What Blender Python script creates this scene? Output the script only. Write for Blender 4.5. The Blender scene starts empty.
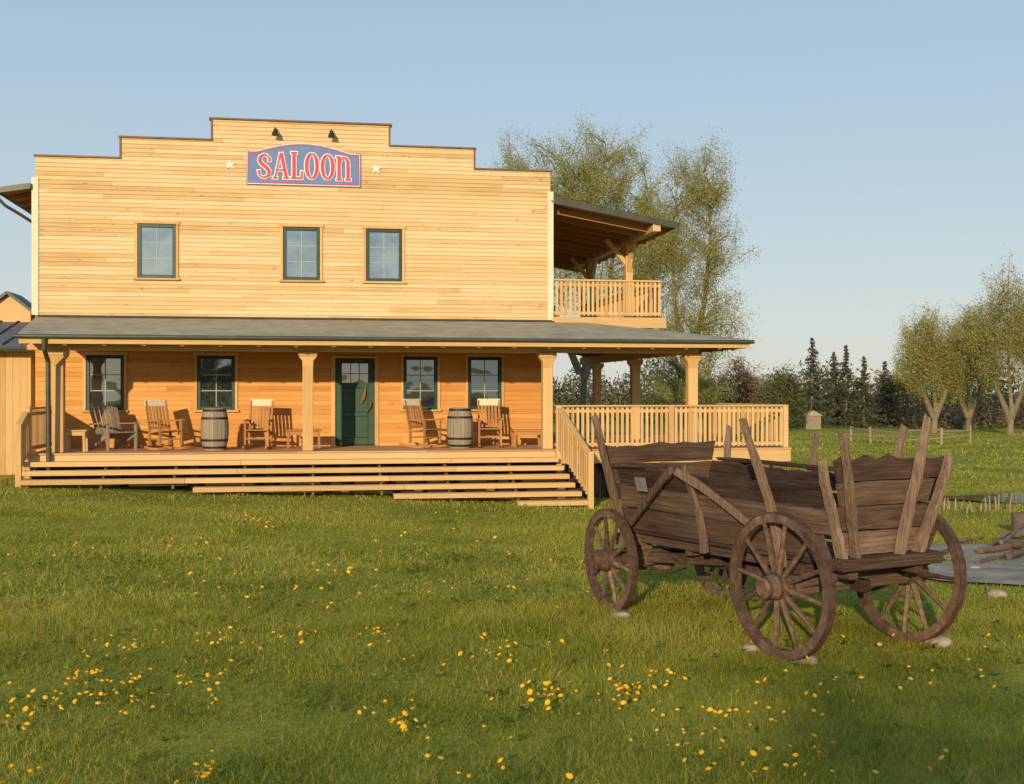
import bpy, math, random
import numpy as np
from mathutils import Vector, Matrix, Euler
random.seed(7); rng = np.random.default_rng(7)
S = bpy.context.scene
COL = S.collection
R = math.radians

# ------------------------------------------------------------------ helpers
class MB:
    def __init__(s): s.V=[]; s.F=[]; s.T=[]
    def add(s, vs, fs, tone=None):
        b=len(s.V); s.V += [tuple(v) for v in vs]
        t = random.random() if tone is None else tone
        for f in fs: s.F.append([b+i for i in f]); s.T.append(t)
        return s
    def box(s,x0,x1,y0,y1,z0,z1,tone=None):
        return s.add([(x0,y0,z0),(x1,y0,z0),(x1,y1,z0),(x0,y1,z0),(x0,y0,z1),(x1,y0,z1),(x1,y1,z1),(x0,y1,z1)],
              [(0,3,2,1),(4,5,6,7),(0,1,5,4),(1,2,6,5),(2,3,7,6),(3,0,4,7)],tone)
    def bar(s,p,q,w,h,up=(0,0,1),tone=None,taper=1.0):
        p=Vector(p); q=Vector(q); d=(q-p).normalized(); u=Vector(up)
        side=d.cross(u)
        if side.length<1e-4: side=d.cross(Vector((0,1,0)))
        side.normalize(); u=side.cross(d).normalized()
        vs=[]
        for c,k in ((p,1),(q,taper)):
            for a,b in ((-1,-1),(1,-1),(1,1),(-1,1)): vs.append(c+side*(a*w/2*k)+u*(b*h/2*k))
        return s.add(vs,[(3,2,1,0),(4,5,6,7),(0,1,5,4),(1,2,6,5),(2,3,7,6),(3,0,4,7)],tone)
    def tube(s,pts,rad,n=8,tone=None,cap=True):
        pts=[Vector(p) for p in pts]; vs=[]; fs=[]
        if not hasattr(rad,'__len__'): rad=[rad]*len(pts)
        ref=None
        for i,p in enumerate(pts):
            d=(pts[min(i+1,len(pts)-1)]-pts[max(i-1,0)]).normalized()
            if ref is None:
                ref=d.cross(Vector((0,0,1)))
                if ref.length<.05: ref=d.cross(Vector((0,1,0)))
            ref=(ref-d*ref.dot(d)).normalized(); b=d.cross(ref)
            for k in range(n):
                a=2*math.pi*k/n; vs.append(p+(ref*math.cos(a)+b*math.sin(a))*rad[i])
        for i in range(len(pts)-1):
            for k in range(n):
                k2=(k+1)%n; fs.append((i*n+k,i*n+k2,(i+1)*n+k2,(i+1)*n+k))
        if cap:
            fs.append(tuple(range(n-1,-1,-1))); fs.append(tuple(range((len(pts)-1)*n,len(pts)*n)))
        return s.add(vs,fs,tone)
    def lathe(s,prof,c=(0,0,0),axis='z',n=20,tone=None,cap=True):
        vs=[];fs=[]
        for r,h in prof:
            for k in range(n):
                a=2*math.pi*k/n; x,y=r*math.cos(a),r*math.sin(a)
                vs.append((c[0]+x,c[1]+y,c[2]+h) if axis=='z' else (c[0]+x,c[1]+h,c[2]-y))
        m=len(prof)
        for i in range(m-1):
            for k in range(n):
                k2=(k+1)%n; fs.append((i*n+k,i*n+k2,(i+1)*n+k2,(i+1)*n+k))
        if cap and prof[0][0]>1e-4: fs.append(tuple(range(n-1,-1,-1)))
        if cap and prof[-1][0]>1e-4: fs.append(tuple(range((m-1)*n,m*n)))
        return s.add(vs,fs,tone)
    def ring(s,prof,axis='y',n=40,tone=None):      # closed profile: an open ring, no caps
        b=len(s.V); m=len(prof)
        for r,h in prof:
            for k in range(n):
                a=2*math.pi*k/n; x,y=r*math.cos(a),r*math.sin(a)
                s.V.append((x,h,-y) if axis=='y' else (x,y,h))
        for i in range(m):
            for k in range(n):
                k2=(k+1)%n; i2=(i+1)%m
                s.F.append([b+i*n+k,b+i*n+k2,b+i2*n+k2,b+i2*n+k]); s.T.append(.5 if tone is None else tone)
        return s
    def prism(s,poly,off,tone=None):
        n=len(poly); o=Vector(off)
        vs=[Vector(p) for p in poly]+[Vector(p)+o for p in poly]
        fs=[tuple(range(n)),tuple(range(2*n-1,n-1,-1))]+[(i,n+i,n+(i+1)%n,(i+1)%n) for i in range(n)]
        return s.add(vs,fs,tone)
    def build(s,name,mat,parent=None,smooth=False,bevel=0,loc=None):
        me=bpy.data.meshes.new(name); me.from_pydata(s.V,[],s.F); me.update()
        at=me.attributes.new('tone','FLOAT','FACE'); at.data.foreach_set('value',s.T)
        import bmesh
        bm=bmesh.new(); bm.from_mesh(me); bmesh.ops.recalc_face_normals(bm,faces=bm.faces); bm.to_mesh(me); bm.free()
        me.materials.append(mat)
        if smooth:
            me.polygons.foreach_set('use_smooth',[True]*len(me.polygons))
            try: me.set_sharp_from_angle(angle=R(40))
            except Exception: pass
        o=bpy.data.objects.new(name,me); COL.objects.link(o)
        if parent is not None: o.parent=parent
        if loc is not None: o.location=loc
        if bevel:
            m=o.modifiers.new('b','BEVEL'); m.width=bevel; m.segments=1; m.limit_method='ANGLE'; m.angle_limit=R(40)
        return o

def np_mesh(name,V,F,tone,mat,parent=None):
    """F: list of (n_faces,k) index arrays"""
    me=bpy.data.meshes.new(name)
    me.vertices.add(len(V)); me.vertices.foreach_set('co',np.asarray(V,np.float32).ravel())
    loops=np.concatenate([f.ravel() for f in F]).astype(np.int32)
    tot=np.concatenate([np.full(len(f),f.shape[1]) for f in F]).astype(np.int32)
    st=np.concatenate([[0],np.cumsum(tot)[:-1]]).astype(np.int32)
    me.loops.add(len(loops)); me.loops.foreach_set('vertex_index',loops)
    me.polygons.add(len(tot)); me.polygons.foreach_set('loop_start',st)
    try: me.polygons.foreach_set('loop_total',tot)
    except Exception: pass
    me.update(calc_edges=True); me.validate()
    at=me.attributes.new('tone','FLOAT','FACE'); at.data.foreach_set('value',np.asarray(tone,np.float32))
    me.materials.append(mat)
    o=bpy.data.objects.new(name,me); COL.objects.link(o)
    if parent is not None: o.parent=parent
    return o

def tag(o,label=None,cat=None,group=None,kind=None):
    if label: o['label']=label
    if cat: o['category']=cat
    if group: o['group']=group
    if kind: o['kind']=kind
    return o
def thing(name,label,cat,loc=(0,0,0),rz=0,group=None):
    o=bpy.data.objects.new(name,None); COL.objects.link(o); o.empty_display_size=.2
    o.location=loc; o.rotation_euler=(0,0,rz)
    return tag(o,label,cat,group)
def dup(root,loc,rz,label=None,group=None,scale=None):
    r=root.copy(); COL.objects.link(r); r.location=loc; r.rotation_euler=(0,0,rz)
    if label: r['label']=label
    if group: r['group']=group
    if scale: r.scale=(scale,)*3
    for ch in list(root.children):
        c=ch.copy(); COL.objects.link(c); c.parent=r
        for g in list(ch.children):
            d=g.copy(); COL.objects.link(d); d.parent=c
    return r

# ------------------------------------------------------------------ materials
def new_mat(name):
    m=bpy.data.materials.new(name); m.use_nodes=True
    nt=m.node_tree; b=nt.nodes['Principled BSDF']
    return m,nt,b
def ramp(nt,cols,pos=None):
    r=nt.nodes.new('ShaderNodeValToRGB'); e=r.color_ramp.elements
    pos=pos or [i/(len(cols)-1) for i in range(len(cols))]
    while len(e)<len(cols): e.new(.5)
    for i,c in enumerate(cols): e[i].position=pos[i]; e[i].color=(*c,1)
    return r
def math_n(nt,op,a,b=None,c=None):
    n=nt.nodes.new('ShaderNodeMath'); n.operation=op
    for i,v in enumerate((a,b,c)):
        if v is None: continue
        if isinstance(v,(int,float)): n.inputs[i].default_value=v
        else: nt.links.new(v,n.inputs[i])
    return n.outputs[0]
def tex(nt,scale,grain,detail=5,rough=.6,coord='Object'):
    tc=nt.nodes.new('ShaderNodeTexCoord'); mp=nt.nodes.new('ShaderNodeMapping')
    mp.inputs['Scale'].default_value=grain; nt.links.new(tc.outputs[coord],mp.inputs[0])
    n=nt.nodes.new('ShaderNodeTexNoise'); n.inputs['Scale'].default_value=scale
    n.inputs['Detail'].default_value=detail; n.inputs['Roughness'].default_value=rough
    nt.links.new(mp.outputs[0],n.inputs['Vector']); return n.outputs['Fac']
def wood(name,cols,grain=(1,18,18),wt=.55,wn=.6,rough=.75,bump=.25,stain=.25,scale=1.6,knots=0):
    m,nt,b=new_mat(name)
    at=nt.nodes.new('ShaderNodeAttribute'); at.attribute_name='tone'
    n1=tex(nt,scale,grain); n2=tex(nt,.7,(1,1,1.6),3)
    f=math_n(nt,'MULTIPLY_ADD',at.outputs['Fac'],wt,math_n(nt,'MULTIPLY_ADD',n1,wn,-.5*(wt+wn)+.5))
    f=math_n(nt,'MULTIPLY_ADD',n2,stain,math_n(nt,'SUBTRACT',f,stain*.5))
    if knots:
        n3=tex(nt,1.0,(5,5,14),2,.4); k=math_n(nt,'GREATER_THAN',n3,.70)
        f=math_n(nt,'SUBTRACT',f,math_n(nt,'MULTIPLY',k,knots))
    r=ramp(nt,cols); nt.links.new(f,r.inputs[0]); nt.links.new(r.outputs[0],b.inputs['Base Color'])
    b.inputs['Roughness'].default_value=rough
    try: b.inputs['Specular IOR Level'].default_value=.25
    except Exception: pass
    bp=nt.nodes.new('ShaderNodeBump'); bp.inputs['Strength'].default_value=bump; bp.inputs['Distance'].default_value=.01
    nt.links.new(n1,bp.inputs['Height']); nt.links.new(bp.outputs[0],b.inputs['Normal'])
    return m
def plain(name,c,rough=.5,metal=0,var=.3,scale=6,bump=.1,grain=(1,1,1)):
    m,nt,b=new_mat(name)
    n=tex(nt,scale,grain,5)
    r=ramp(nt,[tuple(x*(1-var) for x in c),tuple(min(1,x*(1+var)) for x in c)],[.3,.7])
    nt.links.new(n,r.inputs[0]); nt.links.new(r.outputs[0],b.inputs['Base Color'])
    b.inputs['Roughness'].default_value=rough; b.inputs['Metallic'].default_value=metal
    if bump:
        bp=nt.nodes.new('ShaderNodeBump'); bp.inputs['Strength'].default_value=bump; bp.inputs['Distance'].default_value=.01
        nt.links.new(n,bp.inputs['Height']); nt.links.new(bp.outputs[0],b.inputs['Normal'])
    return m
def leafmat(name,cols,rough=.7,trans=.25,patch=None):
    m,nt,b=new_mat(name)
    at=nt.nodes.new('ShaderNodeAttribute'); at.attribute_name='tone'
    f=at.outputs['Fac']
    if patch:
        n=tex(nt,patch[0],(1,1,1),4); f=math_n(nt,'MULTIPLY_ADD',n,patch[1],math_n(nt,'SUBTRACT',f,patch[1]*.5))
    r=ramp(nt,cols); nt.links.new(f,r.inputs[0]); nt.links.new(r.outputs[0],b.inputs['Base Color'])
    b.inputs['Roughness'].default_value=rough
    try: b.inputs['Specular IOR Level'].default_value=.15
    except Exception: pass
    if trans:
        t=nt.nodes.new('ShaderNodeBsdfTranslucent'); nt.links.new(r.outputs[0],t.inputs['Color'])
        mx=nt.nodes.new('ShaderNodeMixShader'); mx.inputs[0].default_value=trans
        nt.links.new(b.outputs[0],mx.inputs[1]); nt.links.new(t.outputs[0],mx.inputs[2])
        nt.links.new(mx.outputs[0],nt.nodes['Material Output'].inputs['Surface'])
    return m
def glass(name,c,gl=.35,tint=(.8,.9,1.0)):
    m,nt,b=new_mat(name)
    n=tex(nt,1.7,(1,1,1.4),3)
    r=ramp(nt,[tuple(x*.35 for x in c),c],[.38,.62]); nt.links.new(n,r.inputs[0]); nt.links.new(r.outputs[0],b.inputs['Base Color'])
    b.inputs['Roughness'].default_value=.15
    g=nt.nodes.new('ShaderNodeBsdfGlossy'); g.inputs['Roughness'].default_value=.02; g.inputs['Color'].default_value=(*tint,1)
    n2=tex(nt,.9,(1,1,1),2); bp=nt.nodes.new('ShaderNodeBump'); bp.inputs['Strength'].default_value=.25; bp.inputs['Distance'].default_value=.06
    nt.links.new(n2,bp.inputs['Height']); nt.links.new(bp.outputs[0],g.inputs['Normal'])
    mx=nt.nodes.new('ShaderNodeMixShader'); mx.inputs[0].default_value=gl
    nt.links.new(b.outputs[0],mx.inputs[1]); nt.links.new(g.outputs[0],mx.inputs[2]); nt.links.new(mx.outputs[0],nt.nodes['Material Output'].inputs['Surface'])
    return m

M={}
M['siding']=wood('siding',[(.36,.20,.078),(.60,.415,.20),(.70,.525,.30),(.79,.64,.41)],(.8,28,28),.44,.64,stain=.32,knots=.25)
M['porchwall_bounce']=wood('porch_siding_bounce',[(.36,.13,.027),(.57,.265,.072),(.68,.355,.108),(.75,.44,.16)],(.8,28,28),.40,.6,stain=.3,knots=.22)  # same siding, with porch shade and warm bounce put into its colour
M['timber_h']=wood('timber_h',[(.38,.21,.08),(.60,.39,.175),(.72,.51,.27)],(1,18,18),.4,.7)
M['timber_v']=wood('timber_v',[(.40,.21,.075),(.62,.40,.175),(.73,.51,.27)],(18,18,1),.4,.7)
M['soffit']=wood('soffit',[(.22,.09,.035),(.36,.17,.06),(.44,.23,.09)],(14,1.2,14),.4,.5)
M['deck']=wood('deck_boards',[(.36,.18,.09),(.54,.32,.17),(.64,.42,.25)],(1,18,18),.5,.5)
M['pale']=plain('pale_board',(.74,.64,.47),.7,var=.12,scale=3,grain=(10,10,1))
M['green']=plain('green_paint',(.009,.040,.024),.45,var=.25)
M['doorgreen']=plain('door_green',(.013,.066,.032),.5,var=.25)
M['roof']=plain('roof_felt',(.34,.315,.225),.85,var=.24,scale=2.2,bump=.3)
M['gutter']=plain('gutter_green',(.055,.06,.042),.45,var=.25,scale=3)
M['cap']=plain('cap_trim',(.16,.08,.04),.6)
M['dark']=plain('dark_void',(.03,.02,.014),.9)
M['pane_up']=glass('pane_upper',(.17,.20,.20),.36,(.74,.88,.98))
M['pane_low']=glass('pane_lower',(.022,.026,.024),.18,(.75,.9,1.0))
M['muntin']=plain('muntin',(.30,.35,.33),.5,var=.1)
M['white']=plain('white_paint',(.8,.78,.74),.6,var=.06)
M['blue']=plain('sign_blue',(.12,.205,.42),.6,var=.14,scale=4)
M['red']=plain('sign_red',(.56,.04,.115),.55,var=.12)
M['iron']=plain('iron',(.05,.04,.035),.6,.6,var=.4,scale=12)
M['rust']=plain('rust_iron',(.105,.057,.038),.8,.3,var=.5,scale=14)
M['wagon']=wood('wagon_wood',[(.013,.008,.006),(.062,.037,.025),(.128,.082,.055),(.26,.18,.127)],(1.3,32,32),.5,1.15,.9,.8,.85)
M['wagon_y']=wood('wagon_wood_y',[(.018,.011,.008),(.08,.047,.031),(.157,.098,.066),(.30,.205,.145)],(32,1.3,32),.5,1.15,.9,.8,.85)
M['wagon_v']=wood('wagon_wood_v',[(.032,.019,.013),(.13,.08,.053),(.24,.16,.11),(.40,.295,.215)],(30,30,1.4),.4,1.05,.9,.8,.7)
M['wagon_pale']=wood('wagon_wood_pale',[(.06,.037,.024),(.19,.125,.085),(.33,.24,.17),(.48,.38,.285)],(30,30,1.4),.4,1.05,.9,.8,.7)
M['wheel']=wood('wheel_wood',[(.020,.012,.008),(.085,.05,.034),(.162,.102,.07),(.30,.21,.15)],(10,10,10),.45,1.15,.9,.8,.6)
M['greywood']=wood('grey_wood',[(.16,.12,.09),(.30,.24,.18),(.42,.35,.27)],(14,14,2),.4,.6)
M['pier']=wood('pier_wood',[(.10,.06,.035),(.18,.12,.075),(.26,.18,.12)],(14,14,2),.4,.6)
M['chair']=wood('chair_wood',[(.24,.10,.035),(.43,.21,.08),(.55,.31,.13)],(14,14,2),.4,.6)
M['oak']=wood('oak_staves',[(.17,.13,.09),(.32,.27,.20),(.46,.40,.31)],(9,9,1.2),.4,.7)
M['annexroof']=plain('annex_roof',(.10,.125,.165),.6,0,var=.2)
M['stone']=plain('stone',(.30,.25,.20),.9,var=.4,scale=7,bump=.6)
M['log']=wood('log_bark',[(.07,.045,.03),(.16,.11,.075),(.26,.19,.13)],(6,6,6),.4,.7,bump=.6)
M['bark']=wood('bark',[(.10,.08,.05),(.19,.16,.10),(.28,.24,.16)],(8,8,2),.4,.7,bump=.5)
M['gravel']=plain('gravel',(.31,.25,.185),.95,var=.42,scale=2.2,bump=.7)
M['water']=plain('pond_water',(.06,.07,.06),.06,var=.2,scale=2,bump=.05)
M['willow']=leafmat('willow_leaf',[(.22,.21,.045),(.35,.335,.073),(.46,.44,.115),(.54,.51,.17)],trans=.5)
M['willow2']=leafmat('willow_leaf_far',[(.20,.185,.055),(.33,.31,.09),(.44,.41,.135),(.53,.49,.18)],trans=.45)
M['spruce']=leafmat('spruce_needles',[(.038,.046,.028),(.075,.085,.048),(.125,.13,.075)],trans=.05)
M['brown']=leafmat('brown_twigs',[(.16,.11,.07),(.27,.19,.12),(.37,.27,.17)],trans=.1)
M['dkleaf']=leafmat('dark_leaf',[(.045,.055,.022),(.095,.108,.044),(.155,.17,.07)],trans=.1)
M['grass']=leafmat('grass_blade',[(.075,.085,.011),(.195,.215,.022),(.35,.35,.045),(.49,.43,.085),(.60,.48,.18)],trans=.4,patch=(.55,.95))
M['weed']=leafmat('weed_leaf',[(.14,.18,.02),(.24,.29,.034),(.36,.39,.06)],trans=.4)
M['yellow']=plain('dandelion_yellow',(.88,.50,.01),.6,var=.15,scale=40,bump=0)
M['stem']=plain('dandelion_stem',(.12,.15,.03),.7,bump=0)

def ground_mat():
    m,nt,b=new_mat('lawn_ground')
    n1=tex(nt,.35,(1,1,1),6,.65); n2=tex(nt,9,(1,1,1),6,.7)
    f=math_n(nt,'MULTIPLY_ADD',n1,.55,math_n(nt,'MULTIPLY',n2,.5))
    r=ramp(nt,[(.11,.12,.02),(.23,.245,.033),(.35,.335,.055),(.43,.36,.11)],[.3,.48,.6,.8])
    nt.links.new(f,r.inputs[0]); nt.links.new(r.outputs[0],b.inputs['Base Color']); b.inputs['Roughness'].default_value=.95
    try: b.inputs['Specular IOR Level'].default_value=.05
    except Exception: pass
    bp=nt.nodes.new('ShaderNodeBump'); bp.inputs['Strength'].default_value=.8; bp.inputs['Distance'].default_value=.05
    nt.links.new(n2,bp.inputs['Height']); nt.links.new(bp.outputs[0],b.inputs['Normal'])
    return m
M['ground']=ground_mat()

# ------------------------------------------------------------------ frames of reference
EYE=2.1; FPX=1200.0
YAW=R(9.5); cu,su=math.cos(YAW),math.sin(YAW); P0=(-3.742,28.6)
def W(u,v,z=0): return (P0[0]+cu*u-su*v, P0[1]+su*u+cu*v, z)
def UV(X,Y): dx=X-P0[0]; dy=Y-P0[1]; return cu*dx+su*dy, -su*dx+cu*dy
def gz(X,Y):
    X=np.asarray(X,float); Y=np.asarray(Y,float)
    t=np.clip((Y-11)/11,0,1); t=t*t*(3-2*t)
    zh=np.clip(-.245-.04*X,-.38,.2)
    near=np.clip(1-(np.hypot(X,Y-10)-60)/40,0,1)
    return t*zh+near*(.022*np.sin(X*.9+1)*np.sin(Y*.7)+.012*np.sin(X*2.1+Y*1.3))
def at(px,Y,z=None):      # a spot on the ground seen in this direction at distance Y
    X=(px-512)/FPX*Y; return (X,Y,float(gz(X,Y)) if z is None else z)
def G(px,py,h=0):
    Y=8.
    for _ in range(12):
        X=(px-512)/FPX*Y; Y=(EYE-float(gz(X,Y))-h)*FPX/(py-392)
    return (px-512)/FPX*Y, Y

# ------------------------------------------------------------------ ground, path
def axis(a,b,step,far):
    c=list(np.arange(a,b+1e-6,step)); o=[];d=step;x=b
    while x<far: d*=1.35; x+=d; o.append(x)
    l=[];d=step;x=a
    while x>-far: d*=1.35; x-=d; l.append(x)
    return np.array(l[::-1]+c+o)
xs=axis(-18,18,.4,1500); ys=axis(2,40,.4,1500)
GX,GY=np.meshgrid(xs,ys); V=np.stack([GX.ravel(),GY.ravel(),gz(GX,GY).ravel()],1)
nx=len(xs); ii=(np.arange(len(ys)-1)[:,None]*nx+np.arange(nx-1)[None]).ravel()
F=np.stack([ii,ii+1,ii+1+nx,ii+nx],1)
g=np_mesh('ground',V,[F],np.full(len(F),.5),M['ground']); tag(g,'broad green lawn in front of the saloon','lawn',kind='structure')
g.data.polygons.foreach_set('use_smooth',[True]*len(g.data.polygons))

def path_left(Y): return 4.5+(Y-13)*.27+.35*np.sin(Y*1.7)+.2*np.sin(Y*4.1)
PY0,PY1=12.9,19.2
rows=np.linspace(PY0,PY1,40); pv=[]
for Y in rows:
    xl=path_left(Y); xr=15
    k=min(1,(Y-PY0)/1.2,(PY1-Y)/1.2); xl=xl+(1-k)*1.6
    for X in np.linspace(xl,xr,40): pv.append((X,Y+.18*math.sin(X*2.3)+.1*math.sin(X*5.1),0))
pv=np.array(pv); pv[:,2]=gz(pv[:,0],pv[:,1])+.028
ii=(np.arange(39)[:,None]*40+np.arange(39)[None]).ravel()
o=np_mesh('path',pv,[np.stack([ii,ii+1,ii+41,ii+40],1)],np.full(len(ii),.5),M['gravel'])
tag(o,'dull grey gravel patch beside the wagon','path',kind='structure')
# pond behind the stakes
PC=(13.4,27.4); PR=(3.6,1.5)
def in_pond(X,Y,k=1.0): return ((X-PC[0])/(PR[0]*k))**2+((Y-PC[1])/(PR[1]*k))**2<1
mb=MB(); n=48; mb.add([(PC[0]+PR[0]*(1+.08*math.sin(3*a)+.05*math.sin(7*a))*math.cos(a),PC[1]+PR[1]*(1+.1*math.sin(4*a+1))*math.sin(a),-.335) for a in np.linspace(0,2*math.pi,n,endpoint=False)],[tuple(range(n))])
o=mb.build('water',M['water']); tag(o,'small strip of pond water behind the bare stakes','pond',kind='structure')

# ------------------------------------------------------------------ grass (uncountable)
def vnoise(X,Y): return (np.sin(X*1.1+.6*np.sin(Y*.8))+np.sin(Y*1.3+.9*np.sin(X*.7+2))+np.sin(X*2.7-Y*2.1)*.6)/2.6
def vnoise2(X,Y): return (np.sin(X*4.3+1.3*np.sin(Y*3.1))+np.sin(Y*4.9+1.1*np.sin(X*3.7+2)))/2
def grass(n,y0,y1,hm,w,mx=.8):
    Y=np.sqrt(rng.random(n)*(y1*y1-y0*y0)+y0*y0); X=(rng.random(n)*2-1)*(.46*Y+mx)
    u,v=UV(X,Y)
    bad=((u>-6.9)&(u<10)&(v>-2.5)&(v<12))|((u>-6.9)&(u<4.5)&(v>-3.5)&(v<12))|((u<-6.8)&(v>.2)&(v<12))
    edge=path_left(Y)+.1+.5*rng.random(n)
    bad|=(Y>PY0+.3)&(Y<PY1-.3)&(X>edge)&(rng.random(n)<np.where(X<edge+.9,.85,.97))
    bad|=in_pond(X,Y,.95)
    X=X[~bad];Y=Y[~bad]; n=len(X)
    pt=vnoise(X,Y); p2=vnoise2(X,Y); h=hm*(.45+.85*rng.random(n)**2)*(1+.4*pt+.28*p2)
    tall=rng.random(n)<.03; h=np.where(tall,h*2.2,h)
    a=rng.random(n)*6.283; b=rng.random(n)*6.283; bend=h*(.35+.8*rng.random(n))
    Z=gz(X,Y)-.008; ww=w*(.6+.7*rng.random(n))
    dx,dy=np.cos(a)*ww,np.sin(a)*ww; bx,by=np.cos(b)*bend,np.sin(b)*bend
    P=np.empty((n,5,3))
    P[:,0]=np.stack([X-dx,Y-dy,Z],1); P[:,1]=np.stack([X+dx,Y+dy,Z],1)
    P[:,2]=np.stack([X+dx*.7+bx*.3,Y+dy*.7+by*.3,Z+h*.6],1); P[:,3]=np.stack([X-dx*.7+bx*.3,Y-dy*.7+by*.3,Z+h*.6],1)
    P[:,4]=np.stack([X+bx,Y+by,Z+h],1)
    t=np.clip(.43+.12*pt-.06*p2+.06*np.clip((Y-9)/12,-.5,1.3)+rng.normal(0,.14,n)+np.where(rng.random(n)<.07,.33,0),0,1)
    return P,t
parts=[grass(230000,5.2,12,.052,.0026),grass(145000,12,22,.056,.005),grass(80000,22,34,.06,.009,2),grass(45000,34,72,.08,.026,2)]
P=np.concatenate([p for p,_ in parts]); T=np.concatenate([t for _,t in parts]); n=len(P); b=np.arange(n)*5
o=np_mesh('grass',P.reshape(-1,3),[np.stack([b,b+1,b+2,b+3],1),np.stack([b+3,b+2,b+4],1)],np.concatenate([T,T]),M['grass'])
tag(o,'short green and straw coloured grass blades of the lawn','grass',kind='stuff')
# broad-leaved rosettes among the grass
nr=420; Y=np.sqrt(rng.random(nr)*(16**2-5.2**2)+5.2**2); X=(rng.random(nr)*2-1)*(.46*Y+.8)
keep=~((Y>PY0)&(Y<PY1)&(X>path_left(Y))); X=X[keep];Y=Y[keep]
k=6; X=np.repeat(X,k);Y=np.repeat(Y,k); n=len(X); a=rng.random(n)*6.283; L=.03+.045*rng.random(n); wv=L*.2; Z=gz(X,Y)+.02
c,s_=np.cos(a),np.sin(a); lift=L*(.3+.6*rng.random(n))
P=np.stack([np.stack([X,Y,Z+.005],1),np.stack([X+c*L*.6-s_*wv,Y+s_*L*.6+c*wv,Z+lift],1),np.stack([X+c*L,Y+s_*L,Z+lift*.8],1),np.stack([X+c*L*.6+s_*wv,Y+s_*L*.6-c*wv,Z+lift],1)],1)
i4=np.arange(n)*4; o=np_mesh('weeds',P.reshape(-1,3),[np.stack([i4,i4+1,i4+2,i4+3],1)],rng.random(n),M['weed']); tag(o,'low broad leaved weeds growing through the lawn','weeds',kind='stuff')

# ------------------------------------------------------------------ saloon
H=thing('saloon_building','two storey timber saloon with stepped false front and long porch','building',(P0[0],P0[1],0),YAW)
UC=-1.25; UL,UR=-7.24,4.74
def half(z): return 5.99 if z<7.48 else (4.11 if z<7.97 else 2.06)
UPW=[(-4.56,.86),(-1.255,.86),(.69,.86)]; LOW=[(-5.71,.84),(-3.22,.86),(1.56,.82),(3.12,.82)]
UZ=(4.74,6.0); LZ=(1.68,2.95); DZ=(.82,2.97)
def siding(z0,z1,ext,openings,course,v=0.):
    mb=MB(); z=z0
    while z<z1-1e-4:
        zb=min(z+course,z1); cuts=sorted({z,zb}|{c for o in openings for c in (o[2],o[3]) if z<c<zb}|{c for c in (7.48,7.97) if z<c<zb})
        joints=[]; x=UL-random.random()*3
        while x<UR+1: x+=2.6+random.random()*2.6; joints.append(x)
        tones=[random.random() for _ in range(len(joints)+1)]
        for a,bz in zip(cuts[:-1],cuts[1:]):
            mid=(a+bz)/2; L,Rr=ext(mid)
            segs=[(L,Rr)]
            for (u0,u1,oz0,oz1) in openings:
                if oz0<mid<oz1: segs=[s for q in segs for s in ((q[0],min(q[1],u0)),(max(q[0],u1),q[1])) if s[1]-s[0]>.01]
            for s0,s1 in segs:
                e=[s0]+[j for j in joints if s0+.05<j<s1-.05]+[s1]
                for e0,e1 in zip(e[:-1],e[1:]):
                    t=tones[sum(1 for j in joints if j<(e0+e1)/2)]
                    th0=.036-.017*(a-z)/course; th1=.036-.017*(bz-z)/course; g=.004 if bz>=zb-1e-6 else 0
                    mb.add([(e0+.001,v-th0,a),(e1-.001,v-th0,a),(e1-.001,v,a),(e0+.001,v,a),
                            (e0+.001,v-th1,bz-g),(e1-.001,v-th1,bz-g),(e1-.001,v,bz-g),(e0+.001,v,bz-g)],
                       [(0,3,2,1),(4,5,6,7),(0,1,5,4),(1,2,6,5),(2,3,7,6),(3,0,4,7)],t)
        z=zb
    return mb
ups=[(u-w/2,u+w/2,UZ[0],UZ[1]) for u,w in UPW]
lows=[(u-w/2,u+w/2,LZ[0],LZ[1]) for u,w in LOW]+[(-.5,.5,DZ[0],DZ[1])]
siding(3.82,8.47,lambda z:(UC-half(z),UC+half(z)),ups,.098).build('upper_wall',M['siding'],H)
siding(.80,3.81,lambda z:(UL,UR),lows,.11).build('porch_wall',M['porchwall_bounce'],H)
mb=MB()   # structure behind the boards, with real openings
def backing(z0,z1,L,Rr,ops):
    us=sorted({L,Rr}|{c for o in ops for c in o[:2]})
    for a,bb in zip(us[:-1],us[1:]):
        hit=[o for o in ops if o[0]<(a+bb)/2<o[1]]
        if not hit: mb.box(a,bb,.004,.18,z0,z1)
        else:
            mb.box(a,bb,.004,.18,z0,hit[0][2]) if hit[0][2]>z0+.01 else None; mb.box(a,bb,.004,.18,hit[0][3],z1)
backing(-.35,3.81,UL+.01,UR-.01,lows); backing(3.82,7.4,UL+.01,UR-.01,ups)
mb.box(UC-4.1,UC+4.1,.004,.18,7.41,7.95); mb.box(UC-2.05,UC+2.05,.004,.18,7.96,8.46)
mb.build('wall_core',M['timber_h'],H)
def side_boards(x0,x1,y0,y1):
    mb=MB(); zz=-.3
    while zz<6.9:
        top=min(zz+.16,6.9); mb.box(x0,x1,y0,y1,zz,top-.004); zz+=.16
    mb.build('side_wall',M['siding'],H)
side_boards(UL+.02,UL+.2,.185,11); side_boards(UR-.2,UR-.02,.185,11); side_boards(UL+.21,UR-.21,10.8,11)
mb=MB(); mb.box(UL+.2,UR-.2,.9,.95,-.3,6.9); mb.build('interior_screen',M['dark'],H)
mb=MB(); mb.prism([(UL-.075,-.055,3.86),(UL+.075,-.055,3.86),(UL+.075,-.038,3.86),(UL-.055,-.038,3.86),(UL-.055,.1,3.86),(UL-.075,.1,3.86)],(0,0,3.14)); mb.build('corner_board',M['pale'],H,bevel=.004)
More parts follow.
